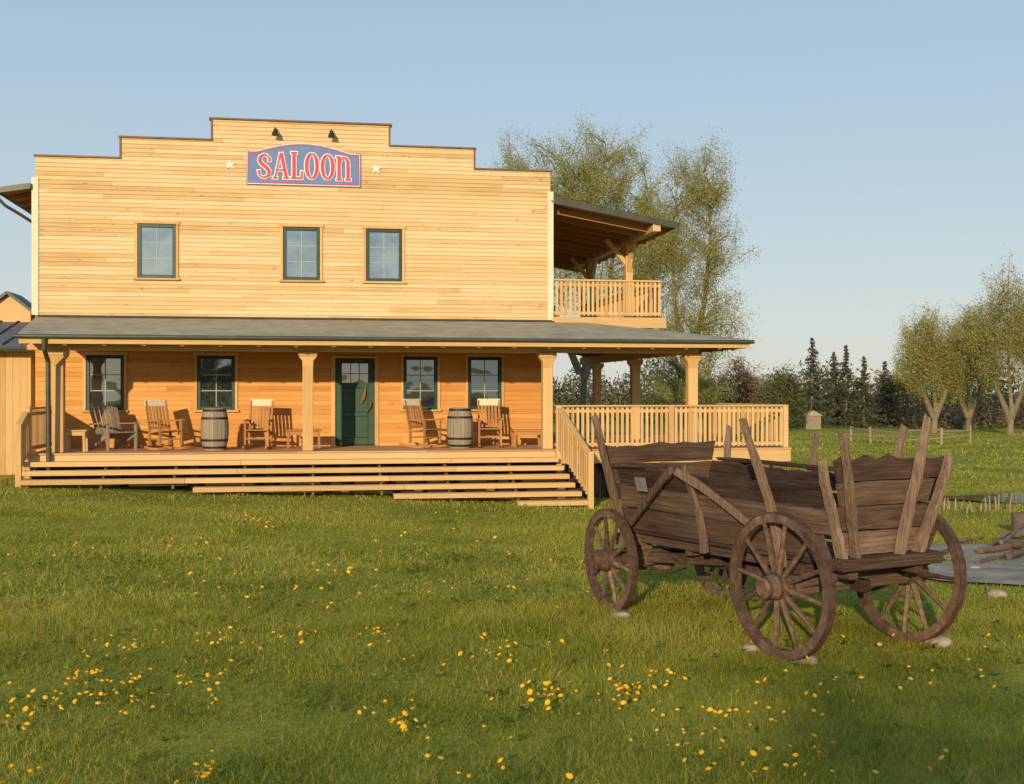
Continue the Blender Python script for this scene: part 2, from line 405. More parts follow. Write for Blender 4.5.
mb=MB(); mb.prism([(UR+.075,-.055,3.86),(UR-.07,-.055,3.86),(UR-.07,-.038,3.86),(UR+.055,-.038,3.86),(UR+.055,.1,3.86),(UR+.075,.1,3.86)],(0,0,3.14)); mb.build('corner_board',M['pale'],H,bevel=.004)
for a,bb,z in ((-5.99,-4.13,7.48),(-4.13,-2.08,7.97),(-2.10,2.10,8.47),(2.08,4.13,7.97),(4.13,5.99,7.48)):
    mb=MB(); mb.box(UC+a-.03,UC+bb+.03,-.075,.2,z+.002,z+.04); mb.build('parapet_cap',M['cap'],H)
for a,z0,z1 in ((-4.13,7.49,7.965),(-2.08,7.98,8.465),(2.06,7.98,8.465),(4.11,7.49,7.965)):
    mb=MB(); mb.box(UC+a-.012,UC+a+.032,-.05,.19,z0+.035,z1); mb.build('parapet_trim',M['cap'],H)

def window(u,w,z0,z1,mat,cols=2,rows=3):
    f=.075; a,bb=u-w/2+.004,u+w/2-.004; c,d=z0+.004,z1-.004
    mb=MB(); mb.box(a,a+f,-.03,.07,c,d); mb.box(bb-f,bb,-.03,.07,c,d); mb.box(a+f,bb-f,-.03,.07,c,c+f); mb.box(a+f,bb-f,-.03,.07,d-f,d)
    wn=mb.build('window',M['green'],H,bevel=.006)
    mb=MB(); mb.box(a+f,bb-f,.02,.032,c+f,d-f); mb.build('pane',mat,wn)
    mb=MB(); t=.011
    for i in range(1,cols): x=a+f+(bb-a-2*f)*i/cols; mb.box(x-t,x+t,.0,.018,c+f,d-f)
    for j in range(1,rows): z=c+f+(d-c-2*f)*j/rows; mb.box(a+f,bb-f,.003,.0185,z-t,z+t)
    mb.build('muntin',M['muntin'],wn)
    mb=MB(); k=.065
    mb.box(a-k,a-.004,-.062,-.02,c,d); mb.box(bb+.004,bb+k,-.062,-.02,c,d); mb.box(a-k-.03,bb+k+.03,-.066,-.02,d+.004,d+.08)
    mb.build('casing',M['timber_v'],wn,bevel=.004)
    mb=MB(); mb.box(a-k-.03,bb+k+.03,-.11,-.02,c-.05,c-.004); mb.build('sill',M['timber_h'],wn,bevel=.005)
for u,w in UPW: window(u,w,*UZ,M['pane_up'])
for u,w in LOW: window(u,w,*LZ,M['pane_low'])
# door
mb=MB(); mb.box(-.56,-.465,-.06,.0,.83,2.965); mb.box(.465,.56,-.06,.0,.83,2.965); mb.box(-.465,.465,-.06,.0,2.905,2.965)
df=mb.build('door_frame',M['timber_v'],H,bevel=.006)
mb=MB()
mb.box(-.46,-.31,.0,.05,.84,2.9); mb.box(.31,.46,.0,.05,.84,2.9)
for z0,z1 in ((.84,1.02),(1.52,1.62),(2.2,2.32),(2.78,2.9)): mb.box(-.31,.31,.0,.05,z0,z1)
mb.box(-.31,-.005,.015,.04,1.02,1.52);mb.box(.005,.31,.015,.04,1.02,1.52);mb.box(-.31,-.005,.015,.04,1.62,2.2);mb.box(.005,.31,.015,.04,1.62,2.2)
dr=mb.build('door',M['doorgreen'],H,bevel=.008)
M['redglass']=glass('door_glass',(.34,.17,.11),.2)
mb=MB(); mb.box(-.31,.31,.02,.035,2.32,2.78); mb.build('pane',M['redglass'],dr)
mb=MB(); mb.box(-.115,-.09,.005,.019,2.32,2.78); mb.box(.09,.115,.005,.019,2.32,2.78); mb.box(-.31,.31,.007,.0185,2.53,2.555); mb.build('muntin',M['muntin'],dr)
mb=MB(); mb.tube([(.38,-.0,1.85),(.38,-.07,1.85),(.36,-.08,1.75),(.27,-.07,1.62)],[.018,.018,.02,.014]); mb.build('handle',M['cap'],dr,smooth=True)
M['orn']=plain('dried_bunch',(.26,.12,.05),.8,var=.5,scale=30)
mb=MB(); mb.tube([(.25,-.012,2.22),(.24,-.03,2.1),(.20,-.035,1.95),(.14,-.03,1.82)],[.012,.03,.045,.012],8); o=mb.build('door_hanging',M['orn'],smooth=True); o.location=(P0[0],P0[1],0); o.rotation_euler=(0,0,YAW)
tag(o,'brown dried hanging ornament on the green saloon door','ornament')

# main roof (gable behind the false front, carried out over the balcony)
def rz(u): return 7.9-.174*abs(u-UC)
mb=MB()
for a,bb in ((-8.0,UC),(UC,7.9)):
    mb.prism([(a,.19,rz(a)),(bb,.19,rz(bb)),(bb,11.4,rz(bb)),(a,11.4,rz(a))],(0,0,-.07))
mb.prism([(UR+.08,-.12,rz(UR+.08)),(7.9,-.12,rz(7.9)),(7.9,.188,rz(7.9)),(UR+.08,.188,rz(UR+.08))],(0,0,-.07))
mb.prism([(-8.0,-.12,rz(-8.0)),(UL-.08,-.12,rz(UL-.08)),(UL-.08,.188,rz(UL-.08)),(-8.0,.188,rz(-8.0))],(0,0,-.07))
mr=mb.build('main_roof',M['gutter'],H)
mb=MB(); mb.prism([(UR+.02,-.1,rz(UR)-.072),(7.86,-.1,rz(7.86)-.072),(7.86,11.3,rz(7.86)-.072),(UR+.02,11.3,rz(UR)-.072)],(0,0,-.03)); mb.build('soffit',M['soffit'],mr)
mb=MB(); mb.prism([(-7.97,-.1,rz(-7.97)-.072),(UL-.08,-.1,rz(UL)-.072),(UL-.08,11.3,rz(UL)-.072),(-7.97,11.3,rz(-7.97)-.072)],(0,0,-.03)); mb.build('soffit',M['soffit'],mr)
# dark trim boards along the front edge of the overhangs
def trim(a,bb,h):
    mb=MB(); mb.prism([(a,-.15,rz(a)+.012),(bb,-.15,rz(bb)+.012),(bb,-.15,rz(bb)-h),(a,-.15,rz(a)-h)],(0,.026,0)); mb.build('fascia',M['gutter'],mr)
trim(UR+.08,7.93,.15); trim(-8.0,UL-.08,.12)
v=.5
while v<10.5:
    mb=MB(); mb.bar((UR+.02,v,rz(UR)-.2),(7.8,v,rz(7.8)-.19),.09,.17); mb.build('rafter',M['soffit'],mr)
    if v<5: mb=MB(); mb.bar((UL-.09,v,rz(UL)-.17),(-7.92,v,rz(-7.92)-.15),.09,.1); mb.build('rafter',M['soffit'],mr)
    v+=.85
mb=MB(); mb.tube([(7.96,-.16,rz(7.9)-.06),(7.96,11.4,rz(7.9)-.06)],.06); mb.build('gutter',M['gutter'],mr,smooth=True)
mb=MB(); mb.tube([(-8.05,-.16,rz(-8.0)-.05),(-8.05,11.4,rz(-8.0)-.05)],.06); mb.build('gutter',M['gutter'],mr,smooth=True)
mb=MB(); mb.tube([(-8.05,-.02,rz(-8.0)-.1),(-8.03,-.02,rz(-8)-.24),(-7.9,.0,rz(-8)-.38),(-7.6,.12,rz(-8)-.56),(-7.36,.35,rz(-8)-.72),(-7.31,.5,rz(-8)-.9),(-7.31,.5,4.2)],.036)
mb.build('downpipe',M['gutter'],mr,smooth=True)

# porch roof with hip to the right
zE,zW=3.28,3.82
SL=(zW-zE)/3.1
def slab(mb,off,th,inset=0):
    i=inset
    mb.prism([(-6.93+i,-3.1+i,zE+off+i*SL),(8.7-i,-3.1+i,zE+off+i*SL),(5.6,0-.04,zW+off-.01),(UL+.02+i,-.04,zW+off-.01)],(0,0,-th))
    mb.prism([(8.7-i,-3.1+i,zE+off+i*SL),(8.7-i,9-i,zE+off+i*SL),(5.6,9-i,zW+off),(5.6,-.04,zW+off-.01)],(0,0,-th))
mb=MB(); slab(mb,0,.05); pr=mb.build('porch_roof',M['roof'],H)
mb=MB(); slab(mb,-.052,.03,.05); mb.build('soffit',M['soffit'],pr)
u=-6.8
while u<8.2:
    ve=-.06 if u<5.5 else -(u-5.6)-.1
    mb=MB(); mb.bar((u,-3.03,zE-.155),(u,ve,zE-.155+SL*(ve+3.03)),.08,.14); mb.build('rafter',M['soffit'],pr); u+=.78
v=-2.3
while v<9:
    ue=5.72 if v>-.1 else 5.6-v+.1
    mb=MB(); mb.bar((8.63,v,zE-.155),(ue,v,zE-.155+SL*(8.63-ue)),.08,.14); mb.build('rafter',M['soffit'],pr); v+=.78
mb=MB(); mb.box(-6.9,8.68,-3.085,-3.06,zE-.19,zE-.055); mb.build('fascia',M['timber_h'],pr)
mb=MB(); mb.box(8.66,8.685,-3.058,9,zE-.19,zE-.055); mb.build('fascia',M['timber_h'],pr)
mb=MB(); mb.tube([(-6.98,-3.14,zE-.04),(8.78,-3.14,zE-.055)],.045,10); mb.build('gutter',M['gutter'],pr,smooth=True)
mb=MB(); mb.tube([(8.75,-3.05,zE-.055),(8.75,9,zE-.04)],.045,10); mb.build('gutter',M['gutter'],pr,smooth=True)
mb=MB(); mb.tube([(-6.4,-3.14,zE-.08),(-6.4,-3.12,zE-.3),(-6.4,-2.75,zE-.55),(-6.4,-2.7,.82),(-6.4,-2.7,.0)],.05,10)
mb.build('downpipe',M['gutter'],pr,smooth=True)
mb=MB(); mb.prism([(-7.2,-.09,3.805),(5.6,-.09,3.805),(5.6,-.04,3.86),(-7.2,-.04,3.86)],(0,.003,0)); mb.build('flashing',M['gutter'],pr)
# beams
mb=MB(); mb.box(-6.9,7.75,-2.39,-2.21,2.98,3.2,.5); mb.build('porch_beam',M['timber_h'],H,bevel=.01)
mb=MB(); mb.box(7.51,7.69,-2.2,9,2.98,3.2,.6); mb.build('porch_beam',M['timber_h'],H,bevel=.01)
def post(u,v,z0,z1,cap=True,w=.23):
    mb=MB(); mb.box(u-w/2,u+w/2,v-w/2,v+w/2,z0,z1-(.2 if cap else 0))
    if cap:
        mb.box(u-.2,u+.2,v-.13,v+.13,z1-.1,z1-.001); mb.prism([(u-.2,v-.12,z1-.101),(u+.2,v-.12,z1-.101),(u+.12,v-.12,z1-.2),(u+w/2,v-.12,z1-.34),(u-w/2,v-.12,z1-.34),(u-.12,v-.12,z1-.2)],(0,.24,0))
    return mb.build('post',M['timber_v'],H,bevel=.012)
for u in (-6.28,-1.1,4.21,7.6): post(u,-2.3,.823,2.978)
for v in (2.6,7.0): post(7.6,v,.823,2.978)
for v in (2.6,7.0): post(7.42,v,3.94,6.08,False,.2)
mb=MB(); mb.box(7.32,7.52,-.1,9.2,6.08,6.26); mb.build('balcony_beam',M['timber_h'],H,bevel=.01)
for v in (2.6,7.0):
    for s in (-1,1):
        mb=MB(); mb.tube([(7.42,v+s*.08,5.35),(7.42,v+s*.22,5.72),(7.42,v+s*.6,6.07)],[.07,.085,.07],6); mb.build('brace',M['timber_v'],H)
    mb=MB(); mb.bar((7.4,v,5.5),(6.8,v,6.2),.1,.12); mb.build('brace',M['timber_v'],H,bevel=.01)

# deck boards, skirt, steps
DL=-6.86
mb=MB(); v=-2.62
while v<9:
    a=DL if v<-.18 else UR+.03
    x=a
    while x<9.9:
        e=min(9.9,x+2.5+random.random()*2.5)
        if 9.9-e<.6: e=9.9
        mb.box(x+.001,e-.001,v,v+.138,.785,.82); x=e
    v+=.143
mb.build('porch_deck',M['deck'],H,bevel=.004)
for bx_ in ((DL,4.35,-2.585,-2.55,.60,.783),(4.36,9.88,-2.6,-2.565,.50,.783),(9.84,9.88,-2.56,9,.5,.783)):
    mb=MB(); mb.box(*bx_); mb.build('deck_fascia',M['timber_h'],H,bevel=.006)
for u in np.arange(-6.7,9.9,1.6):
    mb=MB(); mb.box(u-.09,u+.09,-2.5,-2.32,-.5,.78); mb.build('deck_pier',M['pier'],H)
for v in np.arange(-1,9,2.4):
    mb=MB(); mb.box(9.6,9.78,v,v+.18,-.5,.78); mb.build('deck_pier',M['pier'],H)
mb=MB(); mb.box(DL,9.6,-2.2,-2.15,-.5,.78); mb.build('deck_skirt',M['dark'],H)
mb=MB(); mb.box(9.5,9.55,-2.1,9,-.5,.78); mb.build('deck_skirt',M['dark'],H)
ext=[(-6.86,4.36),(-6.82,4.42),(-6.8,4.48),(-3.4,4.54),(.65,4.62),(3.2,4.70)]
for k,(a,bb) in enumerate(ext,1):
    z=.82-.165*k; v0=-2.6-.29*k
    mb=MB(); x=a
    while x<bb-.01:
        e=min(bb,x+3.2+random.random()*1.5)
        if bb-e<.8: e=bb
        t=random.random()
        mb.box(x+.002,e-.002,v0,v0+.138,z-.10,z,t); mb.box(x+.002,e-.002,v0+.146,v0+.284,z-.06,z,t*.8); x=e
    mb.build('step',M['timber_h'],H,bevel=.006)
for i,u in enumerate(np.arange(-6.7,4.5,1.42)):
    n=3 if u<-3.4 else (4 if u<.6 else 6)
    if u>.6 and u<3.2: n=5
    mb=MB()
    pts=[(u,-2.53,.6)]
    for k in range(1,n+1):
        z=.82-.165*k-.062; v0=-2.6-.29*k
        pts+= [(u,v0+.288,z),(u,v0+.144,z),(u,v0+.144,z-.06)]
    pts+=[(u,-2.6-.29*n+.1,z-.15),(u,-2.53,.25)]
    mb.prism(pts,(.05,0,0)); mb.build('stringer',M['pier'],H)
# railings
def railing(p0,p1,z0a,z0b,h,sp=.115,name='railing'):
    p0=Vector((*p0,0)); p1=Vector((*p1,0)); L=(p1-p0).length; d=(p1-p0)/L
    A=lambda t,dz: p0+d*(L*t)+Vector((0,0,z0a+(z0b-z0a)*t+dz))
    mb=MB(); mb.bar(A(0,.1),A(1,.1),.05,.07); mb.bar(A(0,h-.13),A(1,h-.13),.045,.07)
    n=max(2,int(L/sp)); nd=Vector((d.y,-d.x,0))
    if nd.y>0: nd=-nd
    for i in range(n+1):
        t=(i+.5)/(n+1); o=nd*.037
        mb.bar(A(t,.04)+o,A(t,h-.05)+o,.062,.022,up=tuple(nd))
    r=mb.build(name,M['timber_v'],H)
    mb=MB(); mb.bar(A(0,h-.015),A(1,h-.015),.12,.045); mb.build('top_rail',M['timber_h'],r,bevel=.008)
    return r
railing((4.36,-2.45),(9.86,-2.45),.82,.82,.98)
railing((9.8,-2.4),(9.8,6),.82,.82,.98,.16)
railing((UR+.1,-.02),(7.55,-.02),3.94,3.94,.92)
railing((7.52,.05),(7.52,9),3.94,3.94,.92,.14)
railing((4.42,-2.66),(4.72,-4.28),.80,-.12,.95,.13,'stair_railing')
railing((-6.86,-2.64),(-6.89,-3.05),.74,.52,.95,.13,'stair_railing'); railing((-6.84,-.1),(-6.84,-2.5),.82,.82,.95)
for bx_ in ((7.0,7.12,-2.51,-2.39,.822,1.775),(9.74,9.86,-2.51,-2.39,.822,1.775),(4.67,4.79,-4.42,-4.30,-.5,.86),(4.36,4.48,-2.64,-2.53,.3,1.80),(-6.95,-6.83,-3.18,-3.06,-.2,1.45),(-6.9,-6.78,-2.62,-2.5,.3,1.80)):
    mb=MB(); mb.box(*bx_); mb.build('rail_post',M['timber_v'],H,bevel=.01)
# balcony floor
mb=MB(); mb.box(UR+.03,7.62,-.06,9.2,3.72,3.925); mb.build('balcony_floor',M['timber_h'],H,bevel=.01)
mb=MB(); mb.box(UR+.1,7.66,-.1,-.064,3.68,3.94); mb.build('balcony_fascia',M['timber_h'],H,bevel=.006)

# ------------------------------------------------------------------ annex
A=thing('annex_building','low timber annex with blue grey metal roof left of the saloon','building',W(-7.4,.3,0),YAW)
mb=MB(); x=-6.
while x<-.02: mb.box(x,min(x+.155,-.01),0,.12,-.2,3.1); x+=.16
mb.box(-6,-.02,.13,6,-.2,3.1,.5); mb.build('wall',M['timber_v'],A)
mb=MB(); mb.prism([(-6.2,-.45,3.15),(0.05,-.45,3.15),(.05,5,4.3),(-6.2,5,4.3)],(0,0,-.08)); ar=mb.build('roof',M['annexroof'],A)
for x in np.arange(-6,.05,.42):
    mb=MB(); mb.bar((x,-.46,3.165),(x,5,4.315),.03,.05); mb.build('roof_seam',M['annexroof'],ar)
mb=MB(); mb.tube([(-6.2,-.52,3.08),(.05,-.52,3.08)],.06); mb.build('gutter',M['gutter'],ar,smooth=True)
mb=MB(); mb.prism([(-1.75,3.,3.6),(-.67,3.,3.6),(-.67,3.,4.16),(-1.21,3.,4.56),(-1.75,3.,4.16)],(0,1.5,0)); gb=mb.build('roof_gable',M['timber_v'],A)
mb=MB(); mb.bar((-1.9,3.6,4.08),(-1.21,3.6,4.62),1.5,.07); mb.bar((-1.21,3.6,4.62),(-.52,3.6,4.08),1.5,.07); mb.build('gable_roof',M['green'],gb)

# ------------------------------------------------------------------ sign, stars, lamps
SG=thing('saloon_sign','blue arched sign with red letters reading SALOON','sign',W(-1.2,-.075,6.97),YAW)
hw=1.33
def top(x): return .80+(.21*math.cos(x/1.08*math.pi/2)**.95 if abs(x)<1.08 else 0)
poly=[(-hw,0,0),(hw,0,0)]+[(x,0,top(x)) for x in np.linspace(hw,-hw,41)]
mb=MB(); mb.prism(poly,(0,.035,0)); mb.build('plate',M['blue'],SG)
def ribbon(mb,pts,wid,grow,y,th=.012,closed=False):
    pts=[Vector((p[0],0,p[1])) for p in pts]; n=len(pts)
    if not hasattr(wid,'__len__'): wid=[wid]*n
    if not closed and grow:
        pts[0]=pts[0]-(pts[1]-pts[0]).normalized()*grow; pts[-1]=pts[-1]+(pts[-1]-pts[-2]).normalized()*grow
    L=[];Rr=[]
    for i,p in enumerate(pts):
        a=pts[i-1] if (closed or i>0) else p; c=pts[(i+1)%n] if (closed or i<n-1) else p
        d=(c-a).normalized(); nr=Vector((-d.z,0,d.x)); hwid=wid[i]/2+grow
        L.append(p+nr*hwid); Rr.append(p-nr*hwid)
    vs=[];fs=[]
    for i in range(n):
        for q in (L[i],Rr[i]): vs.append((q.x,y,q.z))
        for q in (L[i],Rr[i]): vs.append((q.x,y+th,q.z))
    m=n if closed else n-1
    for i in range(m):
        a=i*4;c=((i+1)%n)*4
        fs+=[(a,a+1,c+1,c),(a+2,c+2,c+3,a+3),(a,c,c+2,a+2),(a+1,a+3,c+3,c+1)]
    if not closed: fs+=[(0,2,3,1),((n-1)*4,(n-1)*4+1,(n-1)*4+3,(n-1)*4+2)]
    mb.add(vs,fs,.5)
def outl(ins): return [(-hw+ins,ins),(hw-ins,ins)]+[(x,top(x)-ins) for x in np.linspace(hw-ins,-hw+ins,41)]
mb=MB(); ribbon(mb,outl(.055),.022,0,-.008,.007,True); mb.build('border',M['red'],SG)
mb=MB(); ribbon(mb,outl(.020),.018,0,-.007,.006,True); mb.build('edge_line',M['white'],SG)
def letter(ch,x,z,w,h):
    T=lambda l:[(x+a*w,z+c*h) for a,c in l]; q=.74
    if ch=='S': return [(T([(.86,.70),(.84,.84),(.69,.95),(.46,.965),(.23,.88),(.17,.73),(.33,.58),(.64,.45),(.83,.30),(.79,.12),(.54,.035),(.29,.05),(.14,.16),(.12,.32)]),[v_*q for v_ in (.09,.06,.05,.06,.09,.11,.115,.115,.11,.09,.055,.05,.06,.09)],False)]
    if ch=='O':
        n=28; p=[];wd=[]
        for i in range(n):
            a=2*math.pi*i/n; p.append((.5+.36*math.cos(a),.5+.455*math.sin(a))); wd.append((.045+.065*abs(math.cos(a)))*q)
        return [(T(p),wd,True)]
    if ch=='A': return [(T([(.14,.03),(.48,.98)]),.045*q,False),(T([(.86,.03),(.52,.98)]),.10*q,False),(T([(.28,.33),(.70,.33)]),.036,False),(T([(0,.03),(.3,.03)]),.038,False),(T([(.66,.03),(1.02,.03)]),.038,False)]
    if ch=='L': return [(T([(.3,.0),(.3,1)]),.105*q,False),(T([(.08,.035),(.92,.035)]),.042,False),(T([(.88,.04),(.88,.3)]),.042,False),(T([(.08,.965),(.54,.965)]),.038,False)]
    if ch=='N':    # rounded western n drawn at capital height
        return [(T([(.2,0),(.2,1)]),.10*q,False),(T([(.24,.70),(.34,.86),(.5,.95),(.66,.92),(.77,.80),(.80,.62),(.80,.3),(.80,0)]),[v_*q for v_ in (.04,.05,.055,.075,.095,.10,.10,.10)],False),
                (T([(.02,.03),(.40,.03)]),.038,False),(T([(.62,.03),(1.0,.03)]),.038,False),(T([(.0,.965),(.24,.965)]),.038,False)]
x=-1.08
for ch,w in zip('SALOON',(.33,.37,.31,.34,.34,.35)):
    xc=x+w/2; h=.52+.12*(1-(xc/1.2)**2); z=.15
    mb=MB()
    for i,(p,wd,cl) in enumerate(letter(ch,x,z,w,h)): ribbon(mb,p,wd,0,-.030-.0015*i,.012,cl)
    lt=mb.build('letter',M['red'],SG)
    mb=MB()
    for i,(p,wd,cl) in enumerate(letter(ch,x,z,w,h)): ribbon(mb,p,wd,.023,-.012-.0012*i,.009,cl)
    mb.build('outline',M['white'],lt)
    x+=w+.028
for u,side in ((-2.9,'left'),(.5,'right')):
    pts=[]
    for i in range(10):
        a=math.pi/2+i*math.pi/5; r=.125 if i%2==0 else .05; pts.append((r*math.cos(a),0,r*math.sin(a)))
    mb=MB(); mb.prism(pts,(0,.02,0)); o=mb.build('star_ornament',M['white']); o.location=W(u,-.06,7.42); o.rotation_euler=(0,0,YAW)
    tag(o,'white five pointed star on the facade %s of the sign'%side,'star')
for u,side in ((-1.86,'left'),(-.56,'right')):
    t=thing('wall_lamp','small dark lamp above the sign, %s one of two'%side,'lamp',W(u,-.04,8.2),YAW)
    mb=MB(); mb.tube([(0,0,.06),(0,-.12,.1),(0,-.2,.06),(0,-.22,.02)],.014); mb.box(-.04,.04,-.012,.0,.02,.1); mb.build('arm',M['iron'],t,smooth=True)
    mb=MB(); mb.lathe([(.03,.04),(.05,.0),(.085,-.09),(.08,-.10)],(0,-.22,0)); mb.build('shade',M['iron'],t,smooth=True)

# ------------------------------------------------------------------ porch furniture
FZ=.822
def rocking_chair():
    t=thing('rocking_chair','','chair')
    mb=MB()
    for i in range(6): mb.bar((-.26,-.24+i*.09,.43-.02*i*.5),(.26,-.24+i*.09,.43-.02*i*.5),.08,.022)
    mb.build('seat',M['chair'],t)
    mb=MB()
    for sx in (-.24,.24): mb.bar((sx,.24,.40),(sx,.44,1.08),.045,.035)
    for i in range(5): x=-.16+i*.08; mb.bar((x,.255,.46),(x,.425,1.0),.055,.014)
    mb.bar((-.24,.27,.48),(.24,.27,.48),.03,.05); mb.build('backrest',M['chair'],t)
    mb=MB(); mb.bar((-.27,.43,1.04),(.27,.43,1.04),.03,.17,up=(0,.28,1)); mb.build('headrest',M['pale'],t,bevel=.01)
    for sx in (-.25,.25):
        mb=MB(); mb.bar((sx,-.22,.1),(sx,-.22,.64),.045,.045); mb.build('leg',M['chair'],t)
        mb=MB(); mb.bar((sx,.24,.1),(sx,.24,.41),.045,.045); mb.build('leg',M['chair'],t)
        mb=MB(); mb.bar((sx*1.04,-.3,.66),(sx*1.04,.33,.63),.075,.03); mb.build('armrest',M['chair'],t)
        mb=MB(); pts=[(sx,y,.028+.16*(y-.02)**2) for y in np.linspace(-.42,.6,9)]
        for a,c in zip(pts[:-1],pts[1:]): mb.bar(a,c,.04,.05)
        mb.build('rocker',M['chair'],t)
    for y in (-.22,.24):
        mb=MB(); mb.bar((-.25,y,.24),(.25,y,.24),.03,.03); mb.build('stretcher',M['chair'],t)
    return t
rc=rocking_chair()
CH=[(-4.2,-1.45,.62,'wooden rocking chair turned sideways, between grey armchair and left barrel'),
    (-2.2,-1.35,-.15,'wooden rocking chair on the porch just right of the left barrel'),
    (1.55,-1.4,.7,'wooden rocking chair on the porch just left of the right barrel'),
    (3.05,-1.3,-.1,'wooden rocking chair on the porch just right of the right barrel')]
for i,(u,v,a,l) in enumerate(CH):
    if i==0: rc.location=W(u,v,FZ); rc.rotation_euler=(0,0,YAW+a); tag(rc,l,None,'rocking chairs on the porch')
    else: dup(rc,W(u,v,FZ),YAW+a,l,'rocking chairs on the porch')
t=thing('armchair','grey weathered low wooden armchair at left end of porch','chair',W(-5.3,-1.35,FZ),YAW+.6)
mb=MB()
for i in range(6): mb.bar((-.28,-.36+i*.11,.40-.025*i),(.28,-.36+i*.11,.40-.025*i),.1,.022)
mb.build('seat',M['greywood'],t)
mb=MB()
for i in range(6): x=-.25+i*.1; mb.bar((x,.2,.25),(x*1.15,.55,.93+.05*(1-abs(i-2.5)/2.5)),.085,.02,up=(0,-1,.4))
mb.bar((-.28,.33,.5),(.28,.33,.5),.06,.03); mb.build('backrest',M['greywood'],t)
for sx in (-.32,.32):
    mb=MB(); mb.bar((sx,-.36,0),(sx,-.36,.58),.1,.03,up=(1,0,0)); mb.build('leg',M['greywood'],t)
    mb=MB(); mb.bar((sx*.95,-.36,.36),(sx*.95,.62,.02),.03,.11); mb.build('leg',M['greywood'],t)
    mb=MB(); mb.bar((sx*1.06,-.44,.6),(sx*1.0,.42,.57),.14,.025); mb.build('armrest',M['greywood'],t)
def barrel():
    t=thing('wine_barrel','','barrel')
    R_=lambda h: .235+.07*(1-((h-.46)/.46)**2)
    mb=MB(); hs=np.linspace(0,.92,12); nst=22
    for k in range(nst):
        a0,a1=2*math.pi*k/nst+.008,2*math.pi*(k+1)/nst-.008; vs=[]
        for h in hs:
            for a in (a0,a1): vs.append((R_(h)*math.cos(a),R_(h)*math.sin(a),h))
        mb.add(vs,[(2*i,2*i+1,2*i+3,2*i+2) for i in range(len(hs)-1)])
    mb.lathe([(.225,.0),(.225,.92)],n=22); 
    mb.build('staves',M['oak'],t)
    mb=MB(); mb.lathe([(.0,.9),(.222,.9),(.222,.885)],n=22,cap=False); mb.build('head',M['oak'],t)
    for h in (.04,.2,.68,.85):
        mb=MB(); r=R_(h+.025); mb.ring([(r-.02,h),(R_(h)+.006,h),(R_(h+.05)+.006,h+.05),(r-.02,h+.05)],'z',24); mb.build('hoop',M['iron'],t,smooth=True)
    return t
bl=barrel(); bl.location=W(-3.12,-1.75,FZ); bl.rotation_euler=(0,0,.3); tag(bl,'oak wine barrel on the porch, left of the green door',None,'wine barrels on the porch')
dup(bl,W(2.31,-1.7,FZ),1.1,'oak wine barrel on the porch, right of the green door','wine barrels on the porch')
def low_table(name,label,loc,rz_,w,d,h,mat):
    t=thing(name,label,'table' if 'table' in name else 'stool',loc,rz_)
    mb=MB()
    for i in range(4): y=-d/2+d*(i+.5)/4; mb.box(-w/2,w/2,y-d/8+.004,y+d/8-.004,h-.035,h)
    mb.build('tabletop' if 'table' in name else 'seat',mat,t,bevel=.004)
    for sx in (-1,1):
        for sy in (-1,1):
            mb=MB(); mb.bar((sx*(w/2-.05),sy*(d/2-.05),0),(sx*(w/2-.06),sy*(d/2-.05),h-.037),.055,.055,up=(0,1,0)); mb.build('leg',mat,t)
    for s0 in (-1,1):
        mb=MB(); mb.box(-w/2+.08,w/2-.08,s0*(d/2-.042)-.012,s0*(d/2-.042)+.012,h-.12,h-.038); mb.build('apron',mat,t)
    return t
low_table('small_stool','small natural wood stool at far left end of porch',W(-5.98,-1.95,FZ),YAW,.46,.38,.47,M['timber_h'])
low_table('low_table','low brown porch table behind the post left of the door',W(-1.2,-1.0,FZ),YAW,.8,.42,.42,M['chair'])
low_table('low_table','low brown porch table at right end below the wall',W(3.95,-1.2,FZ),YAW,.74,.42,.4,M['chair'])

